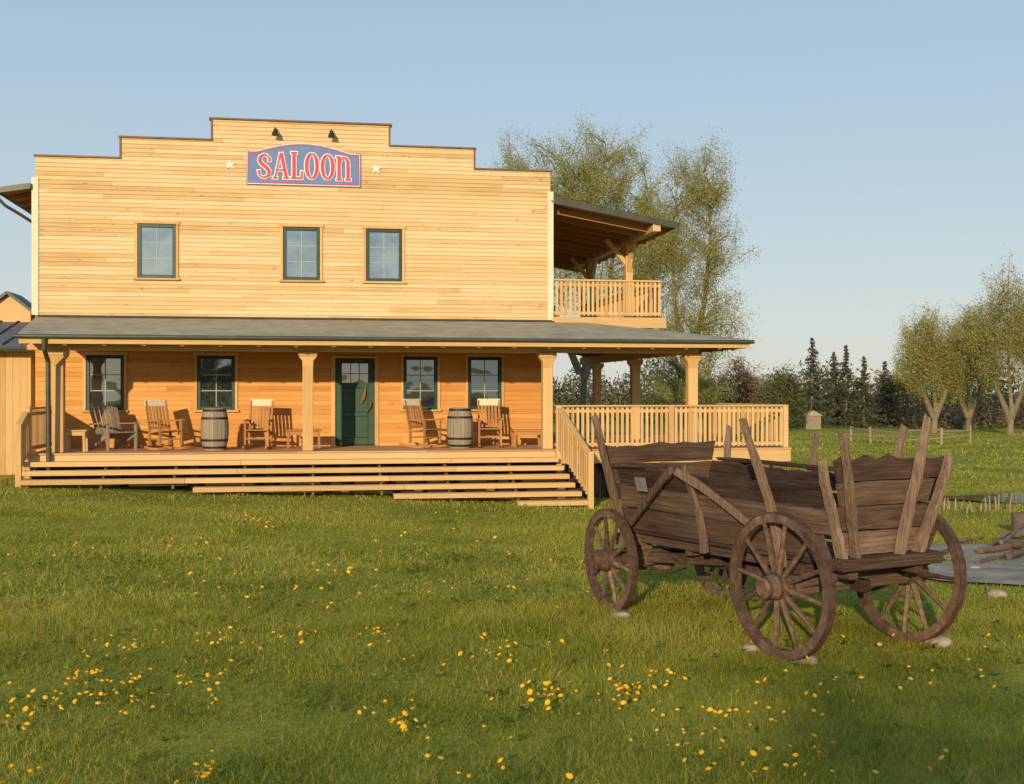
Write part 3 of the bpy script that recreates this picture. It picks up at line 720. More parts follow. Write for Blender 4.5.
# ------------------------------------------------------------------ wagon
WA=math.atan2(.84,-.54)-R(3)
wz=float(gz(2.78,9.87))
WG=thing('hay_wagon','old brown wooden farm wagon with four spoked wheels on the lawn','wagon',(2.76,9.85,wz),WA)
def wheel(x,y,r,steer=0,camber=0,spin=0,nsp=12):
    w=.06; mb=MB(); sg=1 if y>0 else -1
    mb.ring([(r-.08,-w/2),(r-.012,-w/2),(r-.012,w/2),(r-.08,w/2)],n=42)
    for i in range(len(mb.T)): mb.T[i]=(.25,.7,.45)[(i%42)//7%3]   # felloes differ in tone
    ob=mb.build('wheel',M['wheel'],WG,smooth=True)
    mb=MB(); mb.ring([(r-.011,-w/2-.003),(r,-w/2-.003),(r,w/2+.003),(r-.011,w/2+.003)],n=42); mb.build('tyre',M['rust'],ob,smooth=True)
    mb=MB(); mb.lathe([(.0,-.16*sg),(.06,-.16*sg),(.085,-.1*sg),(.105,-.03*sg),(.11,.03*sg),(.095,.1*sg),(.078,.18*sg),(.06,.19*sg),(.052,.16*sg),(.0,.155*sg)],axis='y',n=18); mb.build('hub',M['wheel'],ob,smooth=True)
    for h,rr in ((.06,.105),(.155,.085),(-.06,.099)):
        mb=MB(); mb.ring([(rr-.02,(h-.014)*sg),(rr+.004,(h-.014)*sg),(rr+.002,(h+.014)*sg),(rr-.02,(h+.014)*sg)],n=18); mb.build('hub_band',M['rust'],ob,smooth=True)
    for k in range(nsp):
        a=2*math.pi*(k+.5)/nsp+random.uniform(-.03,.03); c,s_=math.cos(a),math.sin(a)
        mb=MB(); mb.tube([(c*.08,.02*sg,s_*.08),(c*.2,.015*sg,s_*.2),(c*(r-.2),.002,s_*(r-.2)),(c*(r-.075),0,s_*(r-.075))],[.024,.026,.019,.018],6); mb.build('spoke',M['wheel'],ob,smooth=True)
    ob.location=(x,y,r-.01); ob.rotation_euler=(camber*sg,spin,steer)
    return ob
RR,RF=.585,.495
wheel(0,.74,RR,R(-1),R(-2),.1); wheel(0,-.69,RR,R(1),R(-4),.25)
wheel(2.42,.70,RF,R(-7),R(-2),.2,10); wheel(2.44,-.68,RF,R(-7),R(-2),.0,10)
def wp(name,mat='wagon',bevel=.008): 
    return mb.build(name,M[mat],WG,bevel=bevel)
for x,r in ((0,RR),(2.43,RF)):
    mb=MB(); mb.box(x-.075,x+.075,-.6,.62,r-.085,r+.06); wp('axle','wagon_y')
    mb=MB(); mb.box(x-.08,x+.08,-.56,.58,r+.065 if x==0 else .61,.735); wp('bolster','wagon_y')
    if r<.55:
        for y in (-.3,.3): mb=MB(); mb.box(x-.06,x+.06,y-.07,y+.07,r+.062,.608); wp('bolster_block')
mb=MB(); mb.bar((-.2,0,RF+.05),(2.6,0,RF-.01),.11,.10); wp('reach_pole')
for s0 in (1,-1):
    mb=MB(); mb.bar((1.45,s0*.1,RF+.06),(2.85,s0*.36,RF-.04),.085,.10); wp('hound')
    mb=MB(); mb.bar((.06,s0*.42,RR-.02),(1.2,s0*.07,RF+.02),.07,.08); wp('rear_brace')
    mb=MB(); mb.bar((-.42,s0*.36,.69),(2.6,s0*.36,.69),.09,.085); wp('sill_beam')
mb=MB(); mb.bar((2.3,.05,RF-.08),(3.1,.38,.34),.10,.11); wp('tongue')
mb=MB(); mb.bar((2.78,-.5,RF-.02),(2.82,.58,RF-.03),.09,.11); wp('splinter_bar','wagon_y')
mb=MB(); mb.bar((1.62,-.34,RF+.12),(1.66,.36,RF+.13),.08,.07); wp('cross_bar','wagon_y')
for s0 in (1,-1):
    mb=MB(); mb.bar((-.28,s0*.4,.66),(.0,s0*.64,.56),.05,.06); wp('strut')
mb=MB(); mb.tube([(2.15,.5,.45),(2.12,.2,.36),(2.4,-.2,.34)],.012); mb.build('chain',M['rust'],WG,smooth=True)
mb=MB(); mb.tube([(.3,.5,.64),(.9,.25,.36),(1.6,.2,.45)],.013); mb.build('chain',M['rust'],WG,smooth=True)
# floor
mb=MB()
for i in range(6): y=-.48+i*.16; mb.box(-.42+random.uniform(-.05,.02),2.55+random.uniform(-.04,.06),y+.004,y+.156,.742,.775)
wp('floor')
mb=MB(); mb.box(-.53,-.37,-.52,.58,.735,.825); wp('tail_sill','wagon_y')
SH=.64
def side(sg):
    mb=MB(); n=3
    for i in range(n):
        t0,t1=i/n+.010,(i+1)/n-.010
        def pt(x,t): return Vector((x,sg*(.47+.17*t),.785+SH*t))
        xa=-.33+random.uniform(-.09,.03); xb=2.5+random.uniform(-.10,.12)
        segs=22; vs=[]; nn=Vector((0,sg*.68,-.17)).normalized()*.028
        ph=random.random()*6; off=random.uniform(-.35,.35); tilt=random.uniform(-.012,.012)
        for k in range(segs+1):
            f=k/segs; x=xa+(xb-xa)*f; wob=off+.4*math.sin(k*.25+i*2+ph)+random.uniform(-.06,.06)
            tt=t1+(random.uniform(-.05,.015)-.05*math.sin(math.pi*f) if i==n-1 else random.uniform(-.008,.006))+tilt*(f-.5); tl=t0+random.uniform(-.006,.010)+tilt*(f-.5)
            ex=random.uniform(-.06,.05) if k in (0,segs) else 0
            for p in (pt(x,tl),pt(x+ex,tt)): 
                vs.append(p+nn*wob); vs.append(p+nn*(1+wob))
        fs=[]
        for k in range(segs):
            a=k*4;c=a+4; fs+=[(a,a+2,c+2,c),(a+1,c+1,c+3,a+3),(a,c,c+1,a+1),(a+2,a+3,c+3,c+2)]
        fs+=[(0,1,3,2),(segs*4,segs*4+2,segs*4+3,segs*4+1)]
        mb.add(vs,fs)
    mb.build('side_panel',M['wagon'],WG)
side(1); side(-1)
def endp(x,z1,lean,w0=.45):
    mb=MB(); n=4
    for i in range(n):
        t0,t1=i/n+.006,(i+1)/n-.008; za=.83+(z1-.83)*t0; zb=.83+(z1-.83)*t1
        ya=w0+.2*(za-.785)/.68; yb=w0+.2*(zb-.785)/.68
        segs=10; vs=[]; tw=random.uniform(-.01,.01); e0,e1=random.uniform(-.05,.03),random.uniform(-.05,.03); tilt=random.uniform(-.008,.008)
        for k in range(segs+1):
            f=-1+2*k/segs; wob=.007*math.sin(k*.9+i)+tw*f; ee=e0 if k==0 else (e1 if k==segs else 0)
            for (z,yy,jit) in ((za,ya,.004),(zb,yb,.035 if i==n-1 else .006)):
                zz=z+tilt*f+random.uniform(-jit,jit*.5); xx=x+lean*(z-.8)+wob
                vs.append((xx,(yy+ee)*f+.02,zz)); vs.append((xx+.03,(yy+ee)*f+.02,zz))
        fs=[]
        for k in range(segs):
            a=k*4;c=a+4; fs+=[(a,a+2,c+2,c),(a+1,c+1,c+3,a+3),(a,c,c+1,a+1),(a+2,a+3,c+3,c+2)]
        fs+=[(0,1,3,2),(segs*4,segs*4+2,segs*4+3,segs*4+1)]
        mb.add(vs,fs)
    mb.build('end_panel',M['wagon_y'] ,WG)
endp(-.38,1.61,-.1,.39); endp(2.42,1.60,.08)
def stake(a,bb,w=.085,h=.06,mat='wagon_v',name='stake',up=(1,0,0)):
    mb=MB(); a=Vector(a); bb=Vector(bb); n=9; up=Vector(up); d=(bb-a).normalized(); s=d.cross(up).normalized(); u2=s.cross(d).normalized()
    vs=[];fs=[]; bow=random.choice((-1,1))*random.uniform(.014,.034); tw=random.uniform(-.35,.35); w*=.9;h*=.9
    for k in range(n+1):
        t=k/n; c=a.lerp(bb,t)+s*(bow*math.sin(math.pi*t)+random.uniform(-.006,.006))+u2*(bow*.6*math.sin(1.7*math.pi*t)); kk=1-.25*t+random.uniform(-.09,.09)
        ca,sa=math.cos(tw*t),math.sin(tw*t)
        for p,q in ((-1,-1),(1,-1),(1,1),(-1,1)): vs.append(c+(s*ca+u2*sa)*(p*w/2*kk)+(u2*ca-s*sa)*(q*h/2*kk)+(d*random.uniform(-.07,.03) if k==n else Vector()))
    for k in range(n):
        for j in range(4): fs.append((k*4+j,k*4+(j+1)%4,k*4+4+(j+1)%4,k*4+4+j))
    fs+=[(3,2,1,0),(n*4,n*4+1,n*4+2,n*4+3)]
    mb.add(vs,fs); return mb.build(name,M[mat],WG,bevel=.006)
# outside the near side, flaring out
stake((2.36,.53,.66),(2.46,.86,1.86),.07,.085); stake((.20,.53,.68),(.30,.86,1.90),.07,.085)
stake((2.36,-.53,.70),(2.42,-.80,1.80),.07,.085); stake((.22,-.53,.70),(.14,-.80,1.80),.07,.085); stake((1.25,-.53,.7),(1.12,-.76,1.72),.06,.08)
stake((1.20,.53,.68),(1.27,.70,1.45),.06,.085)
# corner boards on the tail, paler and weathered
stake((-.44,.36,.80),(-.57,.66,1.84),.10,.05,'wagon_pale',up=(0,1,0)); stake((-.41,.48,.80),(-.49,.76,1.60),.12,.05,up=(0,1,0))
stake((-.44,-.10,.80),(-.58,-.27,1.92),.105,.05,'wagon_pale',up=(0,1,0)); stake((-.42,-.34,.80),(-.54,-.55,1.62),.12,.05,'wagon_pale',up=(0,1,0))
# braces on the near side
stake((1.42,.715,1.41),(2.22,.61,.84),.085,.05,'wagon_v','brace',(0,1,0)); stake((1.36,.72,1.40),(.42,.63,.98),.085,.05,'wagon_v','brace',(0,1,0))
zr=.785+SH-.012
stake((1.3,.685,zr),(2.50,.685,zr),.06,.045,'wagon','side_rail',(0,0,1)); stake((-.40,-.685,zr),(2.50,-.685,zr),.06,.045,'wagon','side_rail',(0,0,1))
M['plate']=plain('zinc_plate',(.3,.28,.25),.6,.4)
mb=MB(); mb.add([(2.02,.67,1.18),(1.86,.67,1.18),(1.86,.705,1.31),(2.02,.705,1.31),(2.02,.66,1.18),(1.86,.66,1.18),(1.86,.695,1.31),(2.02,.695,1.31)],[(0,1,2,3),(4,7,6,5),(0,4,5,1),(1,5,6,2),(2,6,7,3),(3,7,4,0)]); mb.build('plate',M['plate'],WG)

# ------------------------------------------------------------------ stones, logs, stakes by the path
def stone(px,py,r,label):
    import bmesh
    X,Y=G(px,py); bm=bmesh.new(); bmesh.ops.create_icosphere(bm,subdivisions=3,radius=1)
    o1=Vector((random.random()*9,random.random()*9,0)); from mathutils import noise
    for v_ in bm.verts:
        k=1+.35*noise.noise(v_.co*1.1+o1)+.1*noise.noise(v_.co*3+o1); v_.co=Vector((v_.co.x*k*r,v_.co.y*k*r*.8,v_.co.z*k*r*.55))
    me=bpy.data.meshes.new('stone'); bm.to_mesh(me); bm.free(); me.materials.append(M['stone'])
    me.polygons.foreach_set('use_smooth',[True]*len(me.polygons))
    o=bpy.data.objects.new('stone',me); COL.objects.link(o); o.location=(X,Y,float(gz(X,Y))+r*.12); tag(o,label,'stone')
stone(806,662,.10,'stone wedged at foot of the nearest wagon wheel'); stone(750,650,.08,'stone in the grass left of the nearest wagon wheel')
stone(622,617,.09,'stone against the small front wagon wheel at left'); stone(938,645,.11,'stone under the far rear wagon wheel at right')
stone(996,596,.11,'pale stone at the edge of the gravel right of wagon'); stone(975,570,.09,'small stone on the gravel near the logs')
def log(p,q,r,label):
    mb=MB(); p=Vector(p);q=Vector(q); pts=[p.lerp(q,i/5)+Vector((random.uniform(-.03,.03),random.uniform(-.03,.03),random.uniform(-.01,.02))) for i in range(6)]
    mb.tube(pts,[r*random.uniform(.8,1.15) for _ in range(6)],9); o=mb.build('log',M['log'],smooth=True); tag(o,label,'log')
def gp(px,py,dz): X,Y=G(px,py); return (X,Y,float(gz(X,Y))+dz)
log(gp(978,556,.07),gp(1040,548,.08),.055,'thin log lying leftmost on the gravel'); log(gp(996,549,.09),gp(1050,556,.1),.07,'log lying across the gravel at right edge')
log(gp(1004,545,.16),gp(1060,541,.18),.06,'topmost log of the pile at right edge'); log(gp(976,566,.05),gp(1012,559,.05),.03,'thin stick on the gravel in front of the logs')
log(gp(955,545,.05),gp(985,541,.05),.03,'short stick on the gravel behind the wagon wheel')
log(gp(1000,553,.14),gp(1030,536,.26),.035,'crooked branch leaning over the log pile'); log(gp(1008,562,.06),gp(1034,552,.1),.05,'short thick log at front of the pile')
X,Y=G(1022,534); mb=MB(); mb.lathe([(.2,-.05),(.17,.1),(.165,.36),(.0,.37)],n=14); o=mb.build('tree_stump',M['log'],smooth=True); o.location=(X,Y,float(gz(X,Y))); tag(o,'cut round stump at right edge behind the gravel','stump')
SF=thing('stake_fence','low fence of uneven bare stakes in front of the pond','fence',at(975,24.9))
bx,by,bz=SF.location
px=940
while px<1014:
    yy=24.9+random.uniform(-.4,.4); X=(px-512)/FPX*yy
    h=random.uniform(.12,.42); dx=random.uniform(-.09,.09)
    mb=MB(); mb.tube([(X-bx,yy-by,-.1),(X-bx+dx*.4,yy-by,h*.5),(X-bx+dx,yy-by,h)],[.022,.018,.012],6); mb.build('stake',M['greywood'],SF)
    px+=random.uniform(2,8)
def rail_fence(pts,label,h=.95):
    c=pts[0]; t=thing('rail_fence',label,'fence',(c[0],c[1],float(gz(c[0],c[1]))))
    L=[]
    for (x0,y0),(x1,y1) in zip(pts[:-1],pts[1:]):
        n=max(1,int(math.hypot(x1-x0,y1-y0)/2.0))
        for i in range(n): L.append((x0+(x1-x0)*i/n+random.uniform(-.3,.3),y0+(y1-y0)*i/n))
    L.append(pts[-1]); z0=t.location.z
    for x,y in L:
        mb=MB(); mb.tube([(x-c[0],y-c[1],-.1+float(gz(x,y))-z0),(x-c[0]+random.uniform(-.06,.06),y-c[1],h*random.uniform(.9,1.25)+float(gz(x,y))-z0)],.06,6); mb.build('post',M['greywood'],t)
    for (x0,y0),(x1,y1) in zip(L[:-1],L[1:]):
        for k in (.45,.85):
            mb=MB(); mb.tube([(x0-c[0],y0-c[1],k*h+random.uniform(-.08,.08)+float(gz(x0,y0))-z0),(x1-c[0],y1-c[1],k*h+random.uniform(-.08,.08)+float(gz(x1,y1))-z0)],.042,6); mb.build('rail',M['greywood'],t)
def xy(px,Y): return ((px-512)/FPX*Y,Y)
rail_fence([xy(850,60),xy(905,55),xy(970,57)],'wooden rail fence far off on the meadow between house and willows',.75)
t=thing('garden_shed','tiny pale shed in front of the far spruces','shed',at(812,80))
mb=MB(); mb.box(-.5,.5,-.4,.4,0,.9); mb.build('wall',M['greywood'],t); mb=MB(); mb.prism([(-.6,-.5,.9),(.6,-.5,.9),(0,-.5,1.25)],(0,1,0)); mb.build('roof',M['roof'],t)

# ------------------------------------------------------------------ trees
def leaves(name,pts,size,mat,parent,tone,elong=1.6):
    n=len(pts); t=rng.normal(size=(n,3)); t/=np.linalg.norm(t,axis=1)[:,None]; q=rng.normal(size=(n,3)); b=np.cross(t,q); b/=np.linalg.norm(b,axis=1)[:,None]
    s=(size*(.6+.8*rng.random(n)))[:,None]
    V=np.stack([pts-t*s*elong,pts+b*s*.55,pts+t*s*elong,pts-b*s*.55],1).reshape(-1,3); i=np.arange(n)*4
    return np_mesh(name,V,[np.stack([i,i+1,i+2,i+3],1)],tone,mat,parent)
def tree(label,loc,trunks,lobes,nclump,nleaf,size,mat,sig,group,name='tree',droop=.0,bark='bark',trunk_r=.22,wisp=0):
    """trunks: list of polylines (local). lobes: (x,y,z,rx,ry,rz,weight)"""
    t=thing(name,label,'tree',loc,0,group)
    mb=MB(); stems=[]
    for pl in trunks:
        n=len(pl); mb.tube(pl,[trunk_r*(1-.88*i/(n-1)) for i in range(n)],8); stems+= [Vector(p) for p in pl[1:]]
        for p,q in zip(pl[:-1],pl[1:]): stems+=[Vector(p).lerp(Vector(q),k) for k in (.35,.7)]
    mb.build('trunk',M[bark],t,smooth=True)
    mb=MB(); wts=np.array([l[6] for l in lobes],float); wts/=wts.sum(); P=[];T=[]
    for i in range(nclump):
        l=lobes[rng.choice(len(lobes),p=wts)]
        d=rng.normal(size=3); d/=np.linalg.norm(d); r=rng.random()**.42*rng.uniform(.8,1.2)
        c=Vector((l[0]+d[0]*l[3]*r,l[1]+d[1]*l[4]*r,l[2]+d[2]*l[5]*r))
        cand=[s for s in stems if s.z<c.z-.2] or stems
        b0=min(cand,key=lambda s:(s-c).length+.25*random.random())
        m=b0.lerp(c,.55)+Vector((0,0,.12*(c-b0).length))
        L=(c-b0).length
        mb.tube([b0,m,c],[.012+.009*L,.009+.004*L,.005],5,cap=False)
        if i%3==0: stems.append(m)
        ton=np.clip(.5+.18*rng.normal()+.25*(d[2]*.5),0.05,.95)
        k=int(nleaf*rng.uniform(.5,1.5))
        if wisp:      # leaves strung along a twig rather than a ball
            dirv=(c-b0).normalized()*.6+Vector((0,0,.5))+Vector(rng.normal(size=3)*.35); dirv.normalize()
            s=rng.uniform(-.6,1,k)[:,None]*wisp*rng.uniform(.6,1.3); off=np.array(dirv)[None]*s+rng.normal(size=(k,3))*sig*(.35+.65*rng.random((k,1)))
            mb.tube([c-dirv*wisp*.5,c,c+dirv*wisp],[.007,.006,.003],4,cap=False)
        else: off=rng.normal(size=(k,3))*sig*rng.uniform(.6,1.3)
        if droop: off[:,2]=off[:,2]-np.abs(rng.normal(size=k))*droop
        P.append(np.array(c)[None]+off); T.append(np.clip(ton+rng.normal(0,.09,k),0,1))
    mb.build('limbs',M[bark],t)
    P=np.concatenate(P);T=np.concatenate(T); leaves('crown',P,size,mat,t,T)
    return t
GA='tall willows behind the saloon'
tree('tall pale green tree rising behind the right end of saloon roof',at(580,50),
     [[(0,0,0),(.2,0,3.5),(.1,.2,6.5),(-.3,0,9),(-.6,0,11)],[(.2,0,3),(1.2,.3,6.5),(1.5,.2,9),(1.6,0,11)],[(0,0,3.2),(-1.4,0,6.5),(-1.9,.3,8.5),(-2.1,0,10.4)]],
     [(-2.5,0,10.0,1.5,1.6,2.5,1.1),(-.4,0,10.7,1.6,1.8,2.5,1.4),(1.4,0,10.6,1.6,1.8,2.7,1.4),(3.0,.2,8.4,1.5,1.6,2.6,1.3),(0,0,7,3,2,2,1)],820,140,.027,M['willow'],.27,GA,'willow_tree',.1,wisp=.7,trunk_r=.16)
tree('slender leaning tree with open crown beside the balcony',at(690,47),
     [[(0,0,0),(-.2,0,3),(-.6,0,6),(-.7,.1,8.6),(-.5,0,10.5)],[(-.2,0,2.4),(.6,.2,6),(.8,0,8.6),(.7,0,10.6)],[(-.3,0,3),(-1.5,.2,6),(-1.7,0,8.6),(-1.7,0,10)]],
     [(.6,0,10.5,1.0,1.2,1.8,1),(-.5,0,9.5,1.4,1.2,2.4,1),(.7,0,7.6,1.4,1.3,1.7,.9),(.9,0,4.9,1.2,1.2,1.6,.9),(-1.4,0,7.4,1.1,1,2.4,.9),(-.4,0,4.6,1.4,1,1.8,.8),(-.2,0,2.6,1.9,1.2,1.2,.8)],560,110,.026,M['willow'],.25,GA,'willow_tree',.15,wisp=.65,trunk_r=.14)
GW='willows at the right edge of the meadow'
for px,Y,top_,rx,l in ((934,72,306,2.0,'round olive willow, leftmost of the meadow willows'),(968,76,302,1.9,'olive willow second from left on the meadow'),(1010,70,266,2.3,'tallest willow at the right edge of the meadow'),(1072,70,262,2.6,'willow past the tallest one on the meadow')):
    zt=EYE+(392-top_)*Y/FPX+.4; j=random.uniform
    tree(l,at(px,Y),[[(0,0,0),(.1,0,1.5),(.0,.1,3.2),(-.2,0,zt*.8)],[(.05,0,.9),(.9,0,3),(1.2,0,zt*.7)],[(0,0,.9),(-.8,0,2.8),(-1.2,0,zt*.66)]],
      [(j(-.5,.5),0,zt*.76,rx*.55,rx*.6,zt*.24,1.1),(-rx*.6,0,zt*j(.55,.62),rx*.5,rx*.6,zt*.25,.9),(rx*.6,0,zt*j(.55,.66),rx*.5,rx*.6,zt*.26,.9),(0,-.2,zt*.5,rx*.7,rx*.7,zt*.22,.6)],340,85,.040,M['willow2'],.26,GW,'willow_tree',.5,wisp=.6,trunk_r=.2)
def spruce(label,loc,h,r):
    t=thing('spruce_tree',label,'tree',loc,0,'far spruces behind the meadow')
    mb=MB(); mb.tube([(0,0,0),(0,0,h*.5),(0,0,h)],[.12,.08,.02],6); mb.build('trunk',M['bark'],t)
    P=[];T=[]; z=.2
    while z<h:
        rr=r*(1-z/h)**1.05*rng.uniform(.6,1.35)+.03; nb=7
        for k in range(nb):
            a=rng.random()*6.283; L=rr*rng.uniform(.5,1.3)
            n=max(6,int(30*min(1,L/r*2))); s=rng.random(n)**.7*L
            p=np.stack([np.cos(a)*s,np.sin(a)*s,z-.28*s+.18*np.maximum(s-.6*L,0)],1)+rng.normal(size=(n,3))*.05
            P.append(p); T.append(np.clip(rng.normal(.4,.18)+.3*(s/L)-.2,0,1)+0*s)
        z+=.22
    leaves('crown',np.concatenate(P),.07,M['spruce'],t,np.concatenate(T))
for px,top_,Y,r,l in ((812,339,84,1.9,'tallest dark spruce, leftmost of the far spruces'),(834,352,88,1.6,'dark spruce second from left in the far row'),(846,347,86,1.5,'slim dark spruce in the middle of the far row'),(864,357,83,1.6,'dark spruce fourth from left in the far row'),(885,361,87,1.7,'dark spruce at the right end of the far row')):
    spruce(l,at(px,Y),EYE+(392-top_)*Y/FPX+.4,r)
def bush(label,px,Y,top,rx,mat,name='shrub',nc=130,group=None):
    zt=EYE+(392-top)*Y/FPX+.4
    tree(label,at(px,Y),[[(0,0,0),(.1,0,zt*.4),(0,0,zt*.85)],[(0,0,.3),(.5*rx,0,zt*.5),(.6*rx,0,zt*.7)],[(0,0,.3),(-.5*rx,0,zt*.5),(-.6*rx,0,zt*.75)]],[(0,0,zt*.66,rx*.7,rx*.7,zt*.34,1),(-.4*rx,0,zt*.4,rx*.6,rx*.6,zt*.36,1),(.45*rx,0,zt*.42,rx*.6,rx*.6,zt*.34,1)],nc,70,.06,mat,.28,group,name,trunk_r=.1)
bush('reddish brown budding tree far off right of porch roof',738,80,357,1.7,M['brown'],'budding_tree')
bush('dark green bushy tree right of the reddish budding one',783,78,365,1.35,M['dkleaf'],'bushy_tree',150)
bush('low dark bush left of the reddish budding tree',712,82,380,1.3,M['dkleaf'],'bushy_tree')
bush('olive bush between the far spruces and the willows',903,88,366,1.5,M['willow2'],'bushy_tree',90)
bush('bare reddish tree between the dark bushy tree and tallest spruce',762,92,376,1.5,M['brown'],'budding_tree',90)
bush('bare reddish tree just right of the last far spruce',893,93,372,1.5,M['brown'],'budding_tree',80)
# trees behind the viewpoint: their shadows reach the near lawn at right
for (X,Y,h,l) in ((-1.6,-11.0,4.9,'leafy tree behind the viewpoint, second from the right'),(.4,-11.5,4.85,'leafy tree behind the viewpoint, rightmost one'),(-3.2,-11.8,4.5,'leafy tree behind the viewpoint, second from the left'),(-5.4,-12.2,4.5,'leafy tree behind the viewpoint, leftmost one')):
    tree(l,(X,Y,0),[[(0,0,0),(.05,0,1.2),(0,0,h*.7)],[(0,0,1),(.8,0,2),(1.2,0,h*.6)],[(0,0,1),(-.8,0,2),(-1.2,0,h*.6)]],
      [(0,0,h*.75,1.0,.9,h*.22,1),(.9,0,h*.6,.8,.8,h*.22,1),(-.9,0,h*.58,.8,.8,h*.22,1)],95,48,.07,M['dkleaf'],.28,'trees behind the viewpoint','bushy_tree',trunk_r=.12)
# far-off wood along the horizon: one mass
n=70000; X=rng.uniform(-70,110,n); Y=rng.uniform(92,104,n)
hh=3.5+.9*np.sin(X*.21)+.7*np.sin(X*.53+1)+.5*np.sin(X*1.3)+.3*np.sin(X*2.9)+1.0*np.exp(-((X-26)/9)**2); Z=-.35+hh*rng.random(n)**.8*rng.uniform(.75,1.05,n)
tone=np.clip(.4+.25*np.sin(X*.4+2)+.15*np.sin(X*1.1)+rng.normal(0,.15,n),0,1)
o=leaves('distant_wood',np.stack([X,Y,Z],1),.16,leafmat('wood_leaf_haze',[(.07,.075,.045),(.135,.135,.075),(.22,.195,.105),(.27,.225,.145)],trans=.05),None,tone,1.2)  # leaf colours lightened to carry the distance haze
tag(o,'dark band of far woodland along the horizon','woodland',kind='stuff')
n=8000; X=rng.uniform(26,50,n); Y=rng.uniform(80,84,n); Z=-.35+rng.random(n)*(1.9+.5*np.sin(X))
o=leaves('undergrowth',np.stack([X,Y,Z],1),.11,M['brown'],None,rng.random(n)*.55,1.2); tag(o,'brown undergrowth beneath the willows at right','undergrowth',kind='stuff')

# ------------------------------------------------------------------ dandelions
def head_mesh(mb,c=(0,0,0),sc=1.0,rot=None):
    rot=rot or Matrix.Identity(3); c=Vector(c)
    def tf(p): return c+rot@(Vector(p)*sc)
    for ring,(r,z,n) in enumerate(((.023,.006,16),(.017,.012,13),(.010,.016,9))):
        for k in range(n):
            a=2*math.pi*k/n+ring*.2; da=.17+.05*ring
            mb.add([tf((0,0,z-.004)),tf((r*math.cos(a-da),r*math.sin(a-da),z)),tf((r*1.1*math.cos(a),r*1.1*math.sin(a),z+.002)),tf((r*math.cos(a+da),r*math.sin(a+da),z))],[(0,1,2,3)])
def dandelion():
    t=thing('dandelion','yellow dandelion in flower standing in the lawn','flower',(0,0,0),0,'dandelions in the lawn')
    mb=MB(); mb.tube([(0,0,-.11),(.006,0,-.05),(0,0,0)],.003,5); mb.build('stem',M['stem'],t)
    mb=MB(); head_mesh(mb)
    mb.lathe([(.004,-.004),(.012,.0),(.016,.006),(.010,.014),(.0,.018)],n=10)
    mb.build('flower_head',M['yellow'],t)
    return t
CL=((262,520,8,3,9),(180,540,18,5,5),(350,590,60,8,7),(330,560,22,7,4),(120,645,24,6,9),(235,640,16,5,8),(192,632,30,6,5),(300,634,14,5,6),(372,634,11,5,7),(85,690,26,9,24),(195,685,16,7,15),(30,705,20,9,12),(105,676,18,7,9),
          (405,722,10,6,11),(365,712,9,6,3),(497,660,11,6,8),(445,645,34,8,5),(545,692,17,9,16),(560,650,28,7,4),(620,690,17,9,13),(655,678,15,9,9),(680,735,24,10,10),(745,706,15,10,8),(730,760,42,10,6),(805,752,30,11,7),(815,715,14,8,4),(820,680,18,7,5),(905,690,40,13,5),(950,660,24,8,3),(1000,630,18,8,3),(900,768,40,8,3),
          (215,770,12,5,6),(20,770,14,6,4),(560,770,42,6,4),(480,745,34,8,3),(860,640,22,7,3),(990,690,22,14,2),
          (90,560,50,12,5),(250,585,50,12,6),(460,590,60,14,5),(440,535,50,9,6))
def draw(c): return (random.gauss(c[0],c[2]*1.1),random.gauss(c[1],c[3]*1.1))
spots=[draw(c) for c in CL for _ in range(c[4])]
proto=dandelion(); first=True; cnt=0
random.shuffle(spots)
for px,py in spots:
    if not 500<py<783 or not 2<px<1022: continue
    h=random.uniform(.055,.095)
    X,Y=G(px,py,h)
    if X>path_left(Y) and PY0<Y<PY1: continue
    cnt+=1
    if cnt>298: break
    sc=random.uniform(.55,.9) if py>600 else random.uniform(.75,1.1)
    loc=(X,Y,float(gz(X,Y))+h)
    d=proto if first else dup(proto,loc,0)
    first=False; d.location=loc; d.rotation_euler=(random.gauss(.35,.3),random.gauss(0,.3),random.random()*6.28); d.scale=(sc,sc,sc)
mb=MB(); made=0
while made<250:       # smaller ones in the same drifts and farther back
    if random.random()<.8: c=random.choices(CL,[q[4] for q in CL])[0]; px,py=random.gauss(c[0],c[2]*1.9),random.gauss(c[1],c[3]*1.9)
    else: px,py=random.uniform(0,600),random.uniform(512,600)
    if not 508<py<783 or not -10<px<1030: continue
    h=random.uniform(.04,.07); X,Y=G(px,py,h); u,v=UV(X,Y)
    if v>-4.8 or (X>path_left(Y)-.2 and PY0<Y<PY1): continue
    head_mesh(mb,(X,Y,float(gz(X,Y))+h),random.uniform(.4,.65) if py>600 else random.uniform(.6,.9),Euler((random.gauss(.45,.3),random.gauss(0,.3),random.random()*6)).to_matrix()); made+=1
o=mb.build('small_dandelions',M['yellow']); tag(o,'many tiny yellow dandelion heads dotted over the lawn','flowers',kind='stuff')

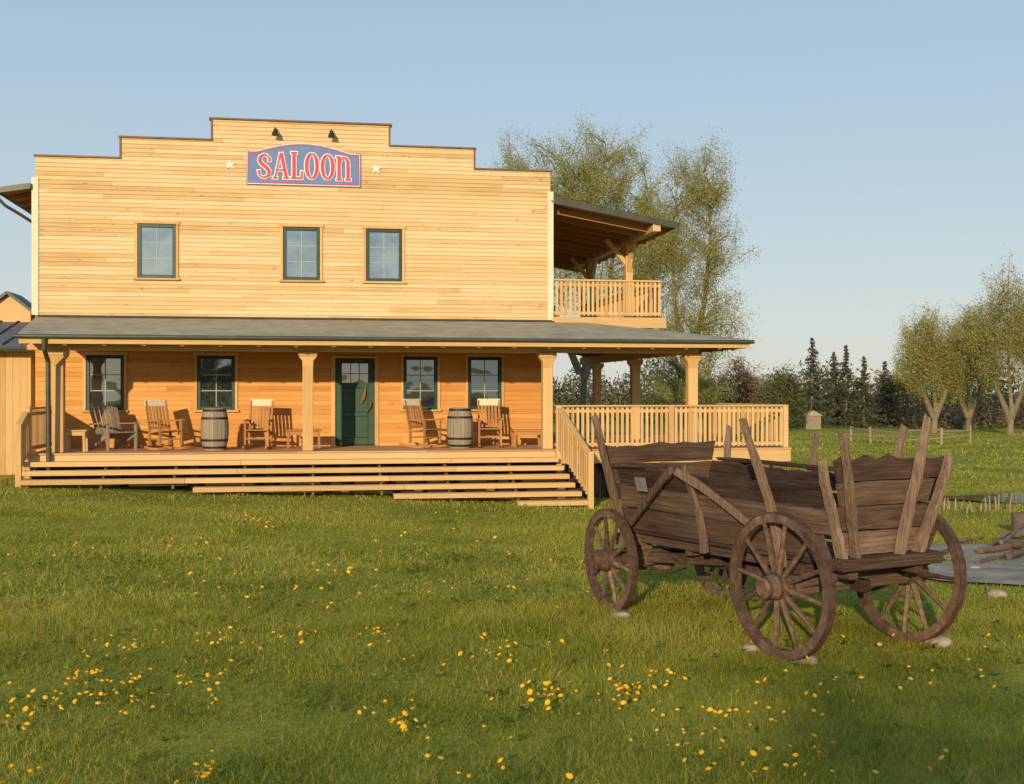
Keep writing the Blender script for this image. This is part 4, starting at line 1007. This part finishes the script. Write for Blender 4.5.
# ------------------------------------------------------------------ light, sky, camera
EL=R(13); az=Vector((-.22,-.975)); az.normalize()
d=Vector((az.x*math.cos(EL),az.y*math.cos(EL),math.sin(EL)))
L=bpy.data.lights.new('sun','SUN'); L.energy=4.2; L.angle=R(.8); L.color=(1,.78,.485)
lo=bpy.data.objects.new('sun',L); COL.objects.link(lo); lo.rotation_euler=d.to_track_quat('Z','Y').to_euler(); lo.location=(20,-40,20)
w=bpy.data.worlds.new('World'); S.world=w; w.use_nodes=True; nt=w.node_tree
sky=nt.nodes.new('ShaderNodeTexSky'); sky.sky_type='NISHITA'; sky.sun_disc=False; sky.sun_elevation=EL; sky.sun_rotation=math.atan2(az.x,az.y)
sky.air_density=1.0; sky.dust_density=.6; sky.ozone_density=1.5
bg=nt.nodes['Background']; bg.inputs['Strength'].default_value=.13; nt.links.new(sky.outputs[0],bg.inputs['Color'])
# thin even haze over the whole sky, paler toward the horizon
tc=nt.nodes.new('ShaderNodeTexCoord'); sp=nt.nodes.new('ShaderNodeSeparateXYZ'); nt.links.new(tc.outputs['Generated'],sp.inputs[0])
hr=ramp(nt,[(.66,.67,.65),(.56,.64,.69),(.39,.56,.72),(.18,.33,.55)],[0,.11,.33,1.0]); nt.links.new(sp.outputs['Z'],hr.inputs[0])
b2=nt.nodes.new('ShaderNodeBackground'); b2.inputs['Strength'].default_value=1.0; nt.links.new(hr.outputs[0],b2.inputs['Color'])
mx=nt.nodes.new('ShaderNodeMixShader'); mx.inputs[0].default_value=.8
nt.links.new(bg.outputs[0],mx.inputs[1]); nt.links.new(b2.outputs[0],mx.inputs[2]); nt.links.new(mx.outputs[0],nt.nodes['World Output'].inputs['Surface'])
cam=bpy.data.cameras.new('camera'); co=bpy.data.objects.new('camera',cam); COL.objects.link(co)
co.location=(0,0,EYE); co.rotation_euler=(R(90),0,0); cam.sensor_fit='HORIZONTAL'; cam.sensor_width=36; cam.lens=36*FPX/1024; cam.clip_end=4000; cam.clip_start=.1
S.camera=co
S.view_settings.view_transform='Standard'; S.view_settings.look='None'; S.view_settings.exposure=0
